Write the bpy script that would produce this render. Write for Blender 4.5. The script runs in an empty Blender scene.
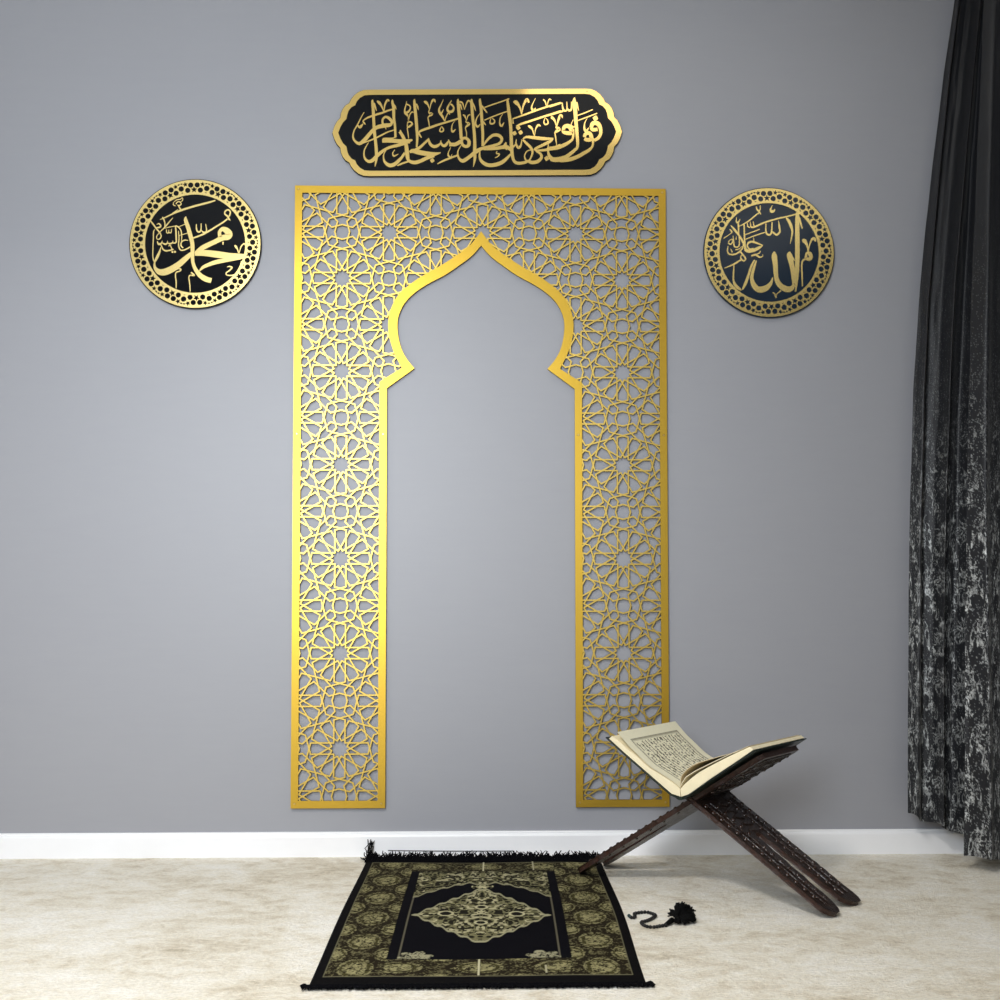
import bpy, bmesh, math, random
import numpy as np
from mathutils import Vector, Matrix
from mathutils.geometry import tessellate_polygon
random.seed(7)
sc = bpy.context.scene
COL = sc.collection
PI = math.pi

# ------------------------------------------------------------------ camera
F, CY = 1083.0, 576.814
EYE = np.array([0.0, -3.32134, 0.72])
PITCH, YAW, ROLL = 0.03893, -0.02388, 0.00024
def rot(ax, a):
    c, s = math.cos(a), math.sin(a)
    if ax == 'x': return np.array([[1,0,0],[0,c,-s],[0,s,c]])
    if ax == 'y': return np.array([[c,0,s],[0,1,0],[-s,0,c]])
    return np.array([[c,-s,0],[s,c,0],[0,0,1]])
M = rot('z', YAW) @ rot('x', PITCH) @ rot('y', ROLL)
cd = bpy.data.cameras.new('camera'); cam = bpy.data.objects.new('camera', cd); COL.objects.link(cam)
cd.sensor_width = 36; cd.lens = F/1000*36; cd.shift_y = (CY-500)/1000
cd.clip_start = 0.05
mw = Matrix.Identity(4)
for i in range(3):
    mw[i][0] = M[i,0]; mw[i][1] = M[i,2]; mw[i][2] = -M[i,1]; mw[i][3] = EYE[i]
cam.matrix_world = mw
sc.camera = cam
def wall_pt(px, py, y=0.0):                 # measured point on an upright plane -> (x, z)
    d = M @ np.array([(px-500)/F, 1, (CY-py)/F]); t = (y-EYE[1])/d[1]
    p = EYE + d*t
    return (float(p[0]), float(p[2]))
def floor_pt(px, py, z=0.0):                # measured point on the floor -> (x, y)
    d = M @ np.array([(px-500)/F, 1, (CY-py)/F]); t = (z-EYE[2])/d[2]
    p = EYE + d*t
    return (float(p[0]), float(p[1]))

# ------------------------------------------------------------------ helpers
def link_mesh(name, verts, faces, mat=None, parent=None, smooth=False):
    me = bpy.data.meshes.new(name); me.from_pydata([tuple(v) for v in verts], [], faces); me.update()
    if mat: me.materials.append(mat)
    if smooth: me.polygons.foreach_set('use_smooth', [True]*len(me.polygons))
    o = bpy.data.objects.new(name, me); COL.objects.link(o)
    if parent: o.parent = parent
    return o
def tag(o, label=None, cat=None, group=None, kind=None):
    if label: o['label'] = label
    if cat: o['category'] = cat
    if group: o['group'] = group
    if kind: o['kind'] = kind
    return o
def empty(name, loc, label, cat, group=None):
    o = bpy.data.objects.new(name, None); COL.objects.link(o); o.location = loc; o.empty_display_size = .05
    return tag(o, label, cat, group)
def reparent_keep(o, par):                   # geometry is authored in world space; shift it to the thing's base
    l = par.location
    o.data.transform(Matrix.Translation(-Vector(l))); o.parent = par
    return o
class MB:
    def __init__(s): s.v = []; s.f = []
    def add(s, vs, fs):
        n = len(s.v); s.v += [tuple(v) for v in vs]; s.f += [tuple(i+n for i in f) for f in fs]
    def box(s, x0, x1, y0, y1, z0, z1):
        s.add([(x0,y0,z0),(x1,y0,z0),(x1,y1,z0),(x0,y1,z0),(x0,y0,z1),(x1,y0,z1),(x1,y1,z1),(x0,y1,z1)],
              [(0,3,2,1),(4,5,6,7),(0,1,5,4),(1,2,6,5),(2,3,7,6),(3,0,4,7)])
    def prism(s, loops, y0, y1, fn=None):     # loops: outer + holes in (x,z); extruded between y0 (front) and y1
        vl = [[Vector((p[0], p[1], 0)) for p in l] for l in loops]
        tris = tessellate_polygon(vl)
        flat = [p for l in loops for p in l]; N = len(flat)
        P = (lambda a, b, y: (a, y, b)) if fn is None else fn
        vs = [P(p[0], p[1], y0) for p in flat] + [P(p[0], p[1], y1) for p in flat]
        fs = []
        for t in tris:
            a, b, c = [flat[i] for i in t]
            cr = (b[0]-a[0])*(c[1]-a[1])-(b[1]-a[1])*(c[0]-a[0])
            if abs(cr) < 1e-14: continue
            t = tuple(t) if cr > 0 else (t[0], t[2], t[1])
            fs.append(t); fs.append(tuple(i+N for i in reversed(t)))
        k = 0
        for li, l in enumerate(loops):
            n = len(l); ar = sum(l[i][0]*l[(i+1)%n][1]-l[(i+1)%n][0]*l[i][1] for i in range(n))
            ccw = (ar > 0) == (li == 0)
            for i in range(n):
                j = (i+1) % n
                q = (k+i, k+i+N, k+j+N, k+j) if ccw else (k+j, k+j+N, k+i+N, k+i)
                fs.append(q)
            k += n
        s.add(vs, fs)
    def tube(s, pts, r, seg=8, cap=True):
        pts = [Vector(p) for p in pts]; n = len(pts); rr = r if hasattr(r, '__len__') else [r]*n
        vs = []; up = Vector((0,0,1))
        for i, p in enumerate(pts):
            t = (pts[min(i+1,n-1)]-pts[max(i-1,0)]).normalized()
            u = t.cross(up)
            if u.length < 1e-3: u = t.cross(Vector((1,0,0)))
            u.normalize(); w = t.cross(u)
            for k in range(seg):
                a = 2*PI*k/seg; vs.append(p + (u*math.cos(a)+w*math.sin(a))*rr[i])
        fs = [(i*seg+k, i*seg+(k+1)%seg, (i+1)*seg+(k+1)%seg, (i+1)*seg+k) for i in range(n-1) for k in range(seg)]
        if cap: fs += [tuple(range(seg-1,-1,-1)), tuple((n-1)*seg+k for k in range(seg))]
        s.add(vs, fs)
    def ball(s, c, r, ax=(1,1,1), seg=10, rings=6):
        vs = []; 
        for i in range(rings+1):
            th = PI*i/rings
            for k in range(seg):
                a = 2*PI*k/seg
                vs.append((c[0]+r*ax[0]*math.sin(th)*math.cos(a), c[1]+r*ax[1]*math.sin(th)*math.sin(a), c[2]+r*ax[2]*math.cos(th)))
        fs = [(i*seg+k, (i+1)*seg+k, (i+1)*seg+(k+1)%seg, i*seg+(k+1)%seg) for i in range(rings) for k in range(seg)]
        s.add(vs, fs)
    def build(s, name, mat=None, parent=None, smooth=False): 
        return link_mesh(name, s.v, s.f, mat, parent, smooth)
def struct(name, mb, mat, label=None):
    o = mb.build(name, mat); tag(o, label, None, None, 'structure'); return o

def mat_new(name):
    m = bpy.data.materials.new(name); m.use_nodes = True
    nt = m.node_tree; b = nt.nodes['Principled BSDF']
    return m, nt, b
def pbr(name, col, rough=.5, metal=0, spec=.5, bump=0, bscale=60, var=0, stretch=(1,1,1), coat=0):
    m, nt, b = mat_new(name)
    b.inputs['Base Color'].default_value = (*col, 1); b.inputs['Roughness'].default_value = rough
    b.inputs['Metallic'].default_value = metal; b.inputs['Specular IOR Level'].default_value = spec
    b.inputs['Coat Weight'].default_value = coat
    tc = nt.nodes.new('ShaderNodeTexCoord'); mp = nt.nodes.new('ShaderNodeMapping'); mp.inputs['Scale'].default_value = stretch
    nt.links.new(tc.outputs['Object'], mp.inputs['Vector'])
    no = nt.nodes.new('ShaderNodeTexNoise'); no.inputs['Scale'].default_value = bscale; no.inputs['Detail'].default_value = 4
    nt.links.new(mp.outputs[0], no.inputs['Vector'])
    if bump:
        bp = nt.nodes.new('ShaderNodeBump'); bp.inputs['Strength'].default_value = bump; bp.inputs['Distance'].default_value = .002
        nt.links.new(no.outputs['Fac'], bp.inputs['Height']); nt.links.new(bp.outputs[0], b.inputs['Normal'])
    rmp = nt.nodes.new('ShaderNodeMapRange'); rmp.inputs['To Min'].default_value = 1-var; rmp.inputs['To Max'].default_value = 1+var
    nt.links.new(no.outputs['Fac'], rmp.inputs['Value'])
    mx = nt.nodes.new('ShaderNodeVectorMath'); mx.operation = 'SCALE'; mx.inputs[0].default_value = col
    nt.links.new(rmp.outputs[0], mx.inputs['Scale']); nt.links.new(mx.outputs[0], b.inputs['Base Color'])
    return m
def attr_mat(name, rough=.8, spec=.2, sheen=0, bump=.0, bscale=400):
    m, nt, b = mat_new(name)
    at = nt.nodes.new('ShaderNodeAttribute'); at.attribute_name = 'Col'
    nt.links.new(at.outputs['Color'], b.inputs['Base Color'])
    b.inputs['Roughness'].default_value = rough; b.inputs['Specular IOR Level'].default_value = spec
    b.inputs['Sheen Weight'].default_value = sheen
    if bump:
        no = nt.nodes.new('ShaderNodeTexNoise'); no.inputs['Scale'].default_value = bscale
        tc = nt.nodes.new('ShaderNodeTexCoord'); nt.links.new(tc.outputs['Object'], no.inputs['Vector'])
        bp = nt.nodes.new('ShaderNodeBump'); bp.inputs['Strength'].default_value = bump; bp.inputs['Distance'].default_value = .001
        nt.links.new(no.outputs['Fac'], bp.inputs['Height']); nt.links.new(bp.outputs[0], b.inputs['Normal'])
    return m, nt, b
def vn(x, y, seed=0):                       # value noise 0..1
    xi = np.floor(x).astype(np.int64); yi = np.floor(y).astype(np.int64)
    fx = x-xi; fy = y-yi; fx = fx*fx*(3-2*fx); fy = fy*fy*(3-2*fy)
    def h(a, b):
        n = (a*374761393 + b*668265263 + seed*974634777) & 0xffffffff
        n = ((n ^ (n >> 13)) * 1274126177) & 0xffffffff
        return ((n ^ (n >> 16)) & 0xffff)/65535.0
    return (h(xi,yi)*(1-fx)+h(xi+1,yi)*fx)*(1-fy) + (h(xi,yi+1)*(1-fx)+h(xi+1,yi+1)*fx)*fy
def grid_obj(name, P, C, mat, parent=None, smooth=True):   # P (m,n,3) points, C (m,n,3) colours
    m, n = P.shape[:2]
    me = bpy.data.meshes.new(name)
    idx = np.arange(m*n).reshape(m, n)
    q = np.stack([idx[:-1,:-1], idx[:-1,1:], idx[1:,1:], idx[1:,:-1]], -1).reshape(-1, 4)
    me.vertices.add(m*n); me.vertices.foreach_set('co', P.reshape(-1).astype(np.float32))
    me.loops.add(q.size); me.loops.foreach_set('vertex_index', q.reshape(-1).astype(np.int32))
    me.polygons.add(len(q)); me.polygons.foreach_set('loop_start', np.arange(0, q.size, 4).astype(np.int32))
    me.polygons.foreach_set('use_smooth', np.ones(len(q), bool)*smooth)
    me.update(calc_edges=True); me.validate()
    ca = me.color_attributes.new('Col', 'FLOAT_COLOR', 'POINT')
    c4 = np.ones((m*n, 4), np.float32); c4[:, :3] = C.reshape(-1, 3); ca.data.foreach_set('color', c4.reshape(-1))
    me.materials.append(mat)
    o = bpy.data.objects.new(name, me); COL.objects.link(o)
    if parent: o.parent = parent
    return o
def srgb(r, g, b):
    return tuple(((c/255)/12.92 if c/255 <= .04045 else ((c/255+.055)/1.055)**2.4) for c in (r, g, b))

# ------------------------------------------------------------------ materials
WALL_Y = 0.0135
# painted wall
mwall, nt, b = mat_new('grey_wall_paint')
b.inputs['Roughness'].default_value = .5; b.inputs['Specular IOR Level'].default_value = .6
tc = nt.nodes.new('ShaderNodeTexCoord')
mp = nt.nodes.new('ShaderNodeMapping'); mp.inputs['Scale'].default_value = (1, 1, 6)
nt.links.new(tc.outputs['Object'], mp.inputs['Vector'])
n1 = nt.nodes.new('ShaderNodeTexNoise'); n1.inputs['Scale'].default_value = 9; n1.inputs['Detail'].default_value = 6
n2 = nt.nodes.new('ShaderNodeTexNoise'); n2.inputs['Scale'].default_value = 2.2; n2.inputs['Detail'].default_value = 3
nt.links.new(mp.outputs[0], n1.inputs['Vector']); nt.links.new(tc.outputs['Object'], n2.inputs['Vector'])
cr = nt.nodes.new('ShaderNodeValToRGB'); cr.color_ramp.elements[0].color = (.300,.305,.338,1); cr.color_ramp.elements[1].color = (.325,.330,.358,1)
mxn = nt.nodes.new('ShaderNodeMath'); mxn.operation = 'ADD'
hm = nt.nodes.new('ShaderNodeMath'); hm.operation = 'MULTIPLY'; hm.inputs[1].default_value = .5
hm2 = nt.nodes.new('ShaderNodeMath'); hm2.operation = 'MULTIPLY'; hm2.inputs[1].default_value = .5
nt.links.new(n1.outputs['Fac'], hm.inputs[0]); nt.links.new(n2.outputs['Fac'], hm2.inputs[0])
nt.links.new(hm.outputs[0], mxn.inputs[0]); nt.links.new(hm2.outputs[0], mxn.inputs[1])
nt.links.new(mxn.outputs[0], cr.inputs[0]); nt.links.new(cr.outputs[0], b.inputs['Base Color'])
bp = nt.nodes.new('ShaderNodeBump'); bp.inputs['Strength'].default_value = .12; bp.inputs['Distance'].default_value = .002
nt.links.new(n1.outputs['Fac'], bp.inputs['Height']); nt.links.new(bp.outputs[0], b.inputs['Normal'])

mwhite = pbr('white_gloss_paint', (.90,.905,.93), .4, bump=.05, bscale=20, var=.02)
mroom = pbr('room_paint', (.25,.25,.26), .8, var=.03, bscale=3)
mceil = pbr('ceiling_paint', (.78,.77,.73), .9, var=.02, bscale=3)

# carpet
mcarpet, nt, b = mat_new('washed_cream_carpet')
b.inputs['Roughness'].default_value = .95; b.inputs['Specular IOR Level'].default_value = .1; b.inputs['Sheen Weight'].default_value = .15
tc = nt.nodes.new('ShaderNodeTexCoord')
def noise(scale, detail, stretch, rough=.6, dist=0):
    mp = nt.nodes.new('ShaderNodeMapping'); mp.inputs['Scale'].default_value = stretch
    nt.links.new(tc.outputs['Object'], mp.inputs['Vector'])
    n = nt.nodes.new('ShaderNodeTexNoise'); n.inputs['Scale'].default_value = scale; n.inputs['Detail'].default_value = detail
    n.inputs['Roughness'].default_value = rough; n.inputs['Distortion'].default_value = dist
    nt.links.new(mp.outputs[0], n.inputs['Vector']); return n
big = noise(3.2, 8, (1.0, 1.15, 1), .62, .6)
mid = noise(16, 8, (1, 1.3, 1), .75, .4)
fin = noise(120, 5, (.8, 1.2, 1), .65)
c1 = nt.nodes.new('ShaderNodeValToRGB')
e = c1.color_ramp.elements
e[0].position = .35; e[0].color = (*srgb(186,173,148), 1); e[1].position = .60; e[1].color = (*srgb(253,249,239), 1)
x = e.new(.425); x.color = (*srgb(222,211,189), 1); x = e.new(.495); x.color = (*srgb(241,234,217), 1)
add = nt.nodes.new('ShaderNodeMix'); add.data_type = 'FLOAT'; add.inputs[0].default_value = .5
nt.links.new(big.outputs['Fac'], add.inputs[2]); nt.links.new(mid.outputs['Fac'], add.inputs[3])
nt.links.new(add.outputs[0], c1.inputs[0])
mr = nt.nodes.new('ShaderNodeMapRange'); mr.inputs['From Min'].default_value = .25; mr.inputs['From Max'].default_value = .75
mr.inputs['To Min'].default_value = .80; mr.inputs['To Max'].default_value = 1.14
nt.links.new(fin.outputs['Fac'], mr.inputs['Value'])
vm = nt.nodes.new('ShaderNodeVectorMath'); vm.operation = 'SCALE'
nt.links.new(c1.outputs[0], vm.inputs[0]); nt.links.new(mr.outputs[0], vm.inputs['Scale']); nt.links.new(vm.outputs[0], b.inputs['Base Color'])
bp = nt.nodes.new('ShaderNodeBump'); bp.inputs['Strength'].default_value = .7; bp.inputs['Distance'].default_value = .010
ad2 = nt.nodes.new('ShaderNodeMath'); ad2.operation = 'ADD'
nt.links.new(mid.outputs['Fac'], ad2.inputs[0]); nt.links.new(fin.outputs['Fac'], ad2.inputs[1])
nt.links.new(ad2.outputs[0], bp.inputs['Height']); nt.links.new(bp.outputs[0], b.inputs['Normal'])

def gold(name, col, rough, aniso=0, bump=.0, tint=None):
    m, nt, b = mat_new(name)
    b.inputs['Base Color'].default_value = (*col, 1); b.inputs['Metallic'].default_value = 1
    b.inputs['Roughness'].default_value = rough
    tc = nt.nodes.new('ShaderNodeTexCoord'); mp = nt.nodes.new('ShaderNodeMapping'); mp.inputs['Scale'].default_value = (400, 400, 4)
    nt.links.new(tc.outputs['Object'], mp.inputs['Vector'])
    n = nt.nodes.new('ShaderNodeTexNoise'); n.inputs['Scale'].default_value = 1; n.inputs['Detail'].default_value = 2
    nt.links.new(mp.outputs[0], n.inputs['Vector'])
    if bump:
        bp = nt.nodes.new('ShaderNodeBump'); bp.inputs['Strength'].default_value = bump; bp.inputs['Distance'].default_value = .0005
        nt.links.new(n.outputs['Fac'], bp.inputs['Height']); nt.links.new(bp.outputs[0], b.inputs['Normal'])
    return m
mgold = gold('brushed_gold', (.58,.37,.05), .41, bump=.12)
mgold_l = gold('brushed_gold_lattice', (.62,.44,.11), .42, bump=.05)
mmirror = gold('polished_gold', (.92,.68,.24), .13)
mcut_shade = pbr('cut_edge_shade', (.045,.033,.012), .5, metal=.3)  # cut side faces coloured dark to deepen the shade inside the holes
mmedal = gold('satin_gold', (1.0,.80,.33), .27)
mscrew = gold('dull_brass', (.62,.46,.16), .35)
mblack = pbr('black_acrylic', (.004,.005,.007), .15, spec=.18)
mblack2 = pbr('navy_acrylic', (.012,.022,.038), .15, spec=.3)

# ------------------------------------------------------------------ room shell
XL, XR, YR, ZC = -2.3, 1.86, -3.6, 2.78
mb = MB(); mb.box(XL-.1, XR+.1, YR-.1, WALL_Y+.1, -.12, 0); struct('floor', mb, mcarpet)
mb = MB(); mb.box(XL-.1, XR+.1, WALL_Y, WALL_Y+.12, 0, ZC); struct('wall_back', mb, mwall)
mb = MB(); mb.box(XL-.12, XL, YR, WALL_Y, 0, ZC); struct('wall_left', mb, mroom)
mb = MB(); mb.box(XR, XR+.12, YR, WALL_Y, 0, ZC); struct('wall_right', mb, pbr('dark_side_wall', (.07,.07,.075), .8, var=.03, bscale=3))
mb = MB(); mb.box(XL-.12, XR+.12, YR-.12, WALL_Y+.12, ZC, ZC+.1); struct('ceiling', mb, mceil)
WX0, WX1, WZ0, WZ1 = -1.30, -.24, .95, 2.30
mb = MB()
mb.box(XL-.12, WX0, YR-.12, YR, 0, ZC); mb.box(WX1, XR+.12, YR-.12, YR, 0, ZC)
mb.box(WX0, WX1, YR-.12, YR, 0, WZ0); mb.box(WX0, WX1, YR-.12, YR, WZ1, ZC)
struct('wall_front', mb, mroom)
mb = MB()
for (x0,x1,z0,z1) in ((WX0,WX0+.05,WZ0,WZ1),(WX1-.05,WX1,WZ0,WZ1),(WX0+.05,WX1-.05,WZ0,WZ0+.05),(WX0+.05,WX1-.05,WZ1-.05,WZ1),((WX0+WX1)/2-.02,(WX0+WX1)/2+.02,WZ0+.05,WZ1-.05)):
    mb.box(x0,x1,YR-.08,YR-.03,z0,z1)
struct('window_1', mb, mwhite)
# skirting board with a small stepped moulding on top
prof = [(WALL_Y,0),(-.002,0),(-.002,.060),(.000,.064),(.0045,.067),(.0045,.071),(.0065,.0735),(WALL_Y,.0735)]
vs = [(x, p[0], p[1]) for x in (XL, XR) for p in prof]; n = len(prof)
fs = [(i, i+n, (i+1)%n+n, (i+1)%n) for i in range(n)] + [tuple(range(n)), tuple(range(2*n-1, n-1, -1))]
o = link_mesh('baseboard_back', vs, fs, mwhite); o['kind'] = 'structure'

# ------------------------------------------------------------------ gold arch panel
XC = .0207
PX0, PX1, PZ0, PZ1 = -.556, .5975, .1462, 2.0632
panel = empty('mihrab_wall_panel', (XC, 0, PZ0), 'tall gold metal arch panel of pierced geometric stars on grey wall', 'wall art')
BW = .0225
A_in = [(481.6,245.4),(474.6,253.6),(468.5,259),(461.4,264.1),(446,274.6),(428.4,283.9),(415.2,292.7),(405.3,302.6),(399.4,314.2),(397.6,324.6),(398.7,337.8),(402,349.9),(407.5,359.8),(414.5,368.2),(388.4,388)]
A_out = [(481.6,231.1),(472.4,243.2),(465.2,249.5),(457,255.3),(441.6,265.2),(424,275.1),(410.8,283.9),(398.7,294.9),(391,309.2),(388.4,322.4),(389.2,335.6),(393.2,349.9),(397.6,359.8),(402,367.8),(382.6,381.8)]
def arc_side(pts):
    out = []
    for i, p in enumerate(pts):
        x, z = wall_pt(*p); out.append([x, z])
    off = XC - out[0][0]
    out = [[x+off*(1-i/len(pts)), z] for i, (x, z) in enumerate(out)]
    return out
def cr_smooth(pts, seg, keep):               # Catmull-Rom between sharp corners
    out = []
    for a, b_ in zip(keep[:-1], keep[1:]):
        sub = pts[a:b_+1]
        if len(sub) < 3: out += [sub[0]]; continue
        for i in range(len(sub)-1):
            p0 = sub[max(i-1,0)]; p1 = sub[i]; p2 = sub[i+1]; p3 = sub[min(i+2,len(sub)-1)]
            for k in range(seg):
                t = k/seg
                out.append([.5*((2*p1[j])+(-p0[j]+p2[j])*t+(2*p0[j]-5*p1[j]+4*p2[j]-p3[j])*t*t+(-p0[j]+3*p1[j]-3*p2[j]+p3[j])*t**3) for j in range(len(p1))])
    out.append(pts[keep[-1]])
    return out
Ain = arc_side(A_in); Aout = arc_side(A_out)
Ain[-1][0] = -.2695; Aout[-1][0] = -.2695-BW
Ain = cr_smooth(Ain, 5, [0, 13, 14]); Aout = cr_smooth(Aout, 5, [0, 13, 14])
JX = -.2695                                   # inner edge of the left jamb
def mir(pts): return [[2*XC-x, z] for x, z in pts]
outer = [[PX0,PZ0],[JX,PZ0]] + [list(p) for p in reversed(Ain)] + mir(Ain[1:]) + [[2*XC-JX,PZ0],[PX1,PZ0],[PX1,PZ1],[PX0,PZ1]]
def lat_poly(g):                              # opening of the lattice grown outwards by g
    A = [[a[0]+(i_[0]-a[0])*g/BW, a[1]+(i_[1]-a[1])*g/BW] for a, i_ in zip(Aout, Ain)]
    return [[PX0+BW-g,PZ0+BW-g],[JX-BW+g,PZ0+BW-g]] + list(reversed(A)) + mir(A[1:]) + [[2*XC-JX+BW-g,PZ0+BW-g],[PX1-BW+g,PZ0+BW-g],[PX1-BW+g,PZ1-BW+g],[PX0+BW-g,PZ1-BW+g]]
mb = MB(); mb.prism([outer, lat_poly(0)], 0, .0062)
def edged(o):
    o.data.materials.append(mcut_shade)
    for p in o.data.polygons:
        if abs(p.normal.y) < .5: p.material_index = 1
    return o
reparent_keep(edged(mb.build('border_frame', mgold)), panel)
# star lattice
clip = lat_poly(.006)
def inside(p, poly):
    c = False; n = len(poly); x, z = p
    for i in range(n):
        (x1,z1),(x2,z2) = poly[i], poly[(i+1)%n]
        if (z1 > z) != (z2 > z) and x < (x2-x1)*(z-z1)/(z2-z1)+x1: c = not c
    return c
def clipseg(a, b_, poly):
    ts = [0, 1]; dx, dz = b_[0]-a[0], b_[1]-a[1]; n = len(poly)
    for i in range(n):
        p, q = poly[i], poly[(i+1)%n]; ex, ez = q[0]-p[0], q[1]-p[1]
        den = dx*ez-dz*ex
        if abs(den) < 1e-12: continue
        t = ((p[0]-a[0])*ez-(p[1]-a[1])*ex)/den; u = ((p[0]-a[0])*dz-(p[1]-a[1])*dx)/den
        if 0 < t < 1 and 0 <= u <= 1: ts.append(t)
    ts.sort(); out = []
    for t0, t1 in zip(ts[:-1], ts[1:]):
        if t1-t0 < 1e-5: continue
        tm = (t0+t1)/2
        if inside((a[0]+dx*tm, a[1]+dz*tm), poly): out.append(((a[0]+dx*t0, a[1]+dz*t0), (a[0]+dx*t1, a[1]+dz*t1)))
    return out
PIT = .2895; K = PIT/93.0                      # one repeat is 93 drawing units
dd = 5.45; segs = set()
def add_seg(p, q):
    k = tuple(sorted([(round(p[0],2), round(p[1],2)), (round(q[0],2), round(q[1],2))]))
    segs.add(k)
for k in range(12):
    a_ = k*PI/6; u = (math.cos(a_), math.sin(a_)); nn = (-u[1], u[0])
    for s_ in (1, -1):
        add_seg((u[0]*dd+nn[0]*dd*s_, u[1]*dd+nn[1]*dd*s_), (u[0]*28+nn[0]*dd*s_, u[1]*28+nn[1]*dd*s_))
        add_seg((u[0]*28+nn[0]*dd*s_, u[1]*28+nn[1]*dd*s_), (u[0]*29.4, u[1]*29.4))
base = [[(23.25,23.25),(14.75,25.5),(8.6,31.8),(4.6,36.1),(5.8,40.7),(7.4,46.5)],[(0,29.6),(8.6,31.8),(13.2,33.3)],[(5.8,40.7),(0,39.1)],[(13.2,33.3),(14.7,37.9)],[(14.7,37.9),(10.4,41.9)],[(10.4,41.9),(5.8,40.7)]]
for pl in base:
    for p, q in zip(pl[:-1], pl[1:]):
        for sx in (1,-1):
            for sy in (1,-1):
                for sw in (0,1):
                    f_ = lambda r: (r[1]*sx, r[0]*sy) if sw else (r[0]*sx, r[1]*sy)
                    add_seg(f_(p), f_(q))
LX, LZ = -.4095, 1.774
mb = MB(); seen = set(); hw = .0022
for i in range(-1, 9):
    for j in range(-14, 4):
        if (i+j) % 2: continue
        cx, cz = LX+i*PIT/2, LZ+j*PIT/2
        for (p, q) in segs:
            a_ = (cx+p[0]*K, cz+p[1]*K); b_ = (cx+q[0]*K, cz+q[1]*K)
            key = (round((a_[0]+b_[0])*500), round((a_[1]+b_[1])*500), round(abs(a_[0]-b_[0])*800))
            if key in seen: continue
            seen.add(key)
            for (s0, s1) in clipseg(a_, b_, clip):
                d = Vector((s1[0]-s0[0], s1[1]-s0[1])); L = d.length
                if L < 1e-4: continue
                d /= L; n_ = Vector((-d[1], d[0]))*hw; e_ = d*hw*.45
                y0 = .0004+random.random()*.00025; y1 = .0060
                c = [(s0[0]-e_[0]+n_[0], s0[1]-e_[1]+n_[1]), (s0[0]-e_[0]-n_[0], s0[1]-e_[1]-n_[1]), (s1[0]+e_[0]-n_[0], s1[1]+e_[1]-n_[1]), (s1[0]+e_[0]+n_[0], s1[1]+e_[1]+n_[1])]
                mb.add([(x, y0, z) for x, z in c]+[(x, y1, z) for x, z in c], [(0,1,2,3),(7,6,5,4),(0,4,5,1),(1,5,6,2),(2,6,7,3),(3,7,4,0)])
reparent_keep(edged(mb.build('star_lattice', mgold_l)), panel)
def screw(x, z, parent, r=.0035):
    mb = MB()
    mb.tube([(x,-.0012,z),(x,-.0002,z)], [r*.8, r], 12); mb.tube([(x,.0063,z),(x,WALL_Y,z)], r*1.1, 12)
    reparent_keep(mb.build('screw', mscrew, smooth=False), parent)
for (x, z) in ((PX0+.012,PZ0+.014),(JX-.012,PZ0+.014),(2*XC-JX+.012,PZ0+.014),(PX1-.012,PZ0+.014)) : screw(x, z, panel)
zj = wall_pt(340, 434)[1]
for x in (PX0+.011, JX-.011, 2*XC-JX+.011, PX1-.011): screw(x, zj, panel)
for x in (PX0+.011, PX1-.011): screw(x, PZ1-.012, panel)

# ------------------------------------------------------------------ written signs
def ribbon(mb, pts, tr, y0, y1, smooth=5):
    if len(pts) == 2: P = [pts[0], [(pts[0][k]+pts[1][k])/2 for k in range(3)], pts[1]]
    else: P = cr_smooth([list(p) for p in pts], smooth, [0, len(pts)-1])
    n = len(P); Lf = []; Rt = []
    for i in range(n):
        a_ = P[max(i-1,0)]; c_ = P[min(i+1,n-1)]
        dx, dy = c_[0]-a_[0], c_[1]-a_[1]; L = math.hypot(dx, dy) or 1
        nx, ny = -dy/L, dx/L; w = max(P[i][2], 6)/2
        Lf.append(tr(P[i][0]+nx*w, P[i][1]+ny*w)); Rt.append(tr(P[i][0]-nx*w, P[i][1]-ny*w))
    vs = [(p[0], y0, p[1]) for p in Lf]+[(p[0], y0, p[1]) for p in Rt]+[(p[0], y1, p[1]) for p in Lf]+[(p[0], y1, p[1]) for p in Rt]
    fs = []
    for i in range(n-1):
        fs += [(i, i+1, n+i+1, n+i), (2*n+i+1, 2*n+i, 3*n+i, 3*n+i+1), (i, 2*n+i, 2*n+i+1, i+1), (n+i, n+i+1, 3*n+i+1, 3*n+i)]
    fs += [(0, n, 3*n, 2*n), (n-1, 3*n-1, 4*n-1, 2*n-1)]
    mb.add(vs, fs)
def letters(name, data, sc_, org, parent, mat, y0, y1, W):
    mb = MB(); 
    for tile, strokes in data.items():
        ox, oy = org[tile]
        for k, s in enumerate(strokes):
            pts = [tuple(s[i:i+3]) for i in range(0, len(s), 3)]
            dy = random.random()*.0002
            ribbon(mb, pts, lambda x, y: W(ox+x/sc_, oy+y/sc_), y0+dy, y1)
    o = mb.build(name, mat)
    bm = bmesh.new(); bm.from_mesh(o.data); bmesh.ops.recalc_face_normals(bm, faces=bm.faces); bm.to_mesh(o.data); bm.free()
    return reparent_keep(o, parent)
def dia(x, y, s): return [x-s*.45, y-s*.1, 8, x, y, s*.95, x+s*.45, y+s*.1, 8]

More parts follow.
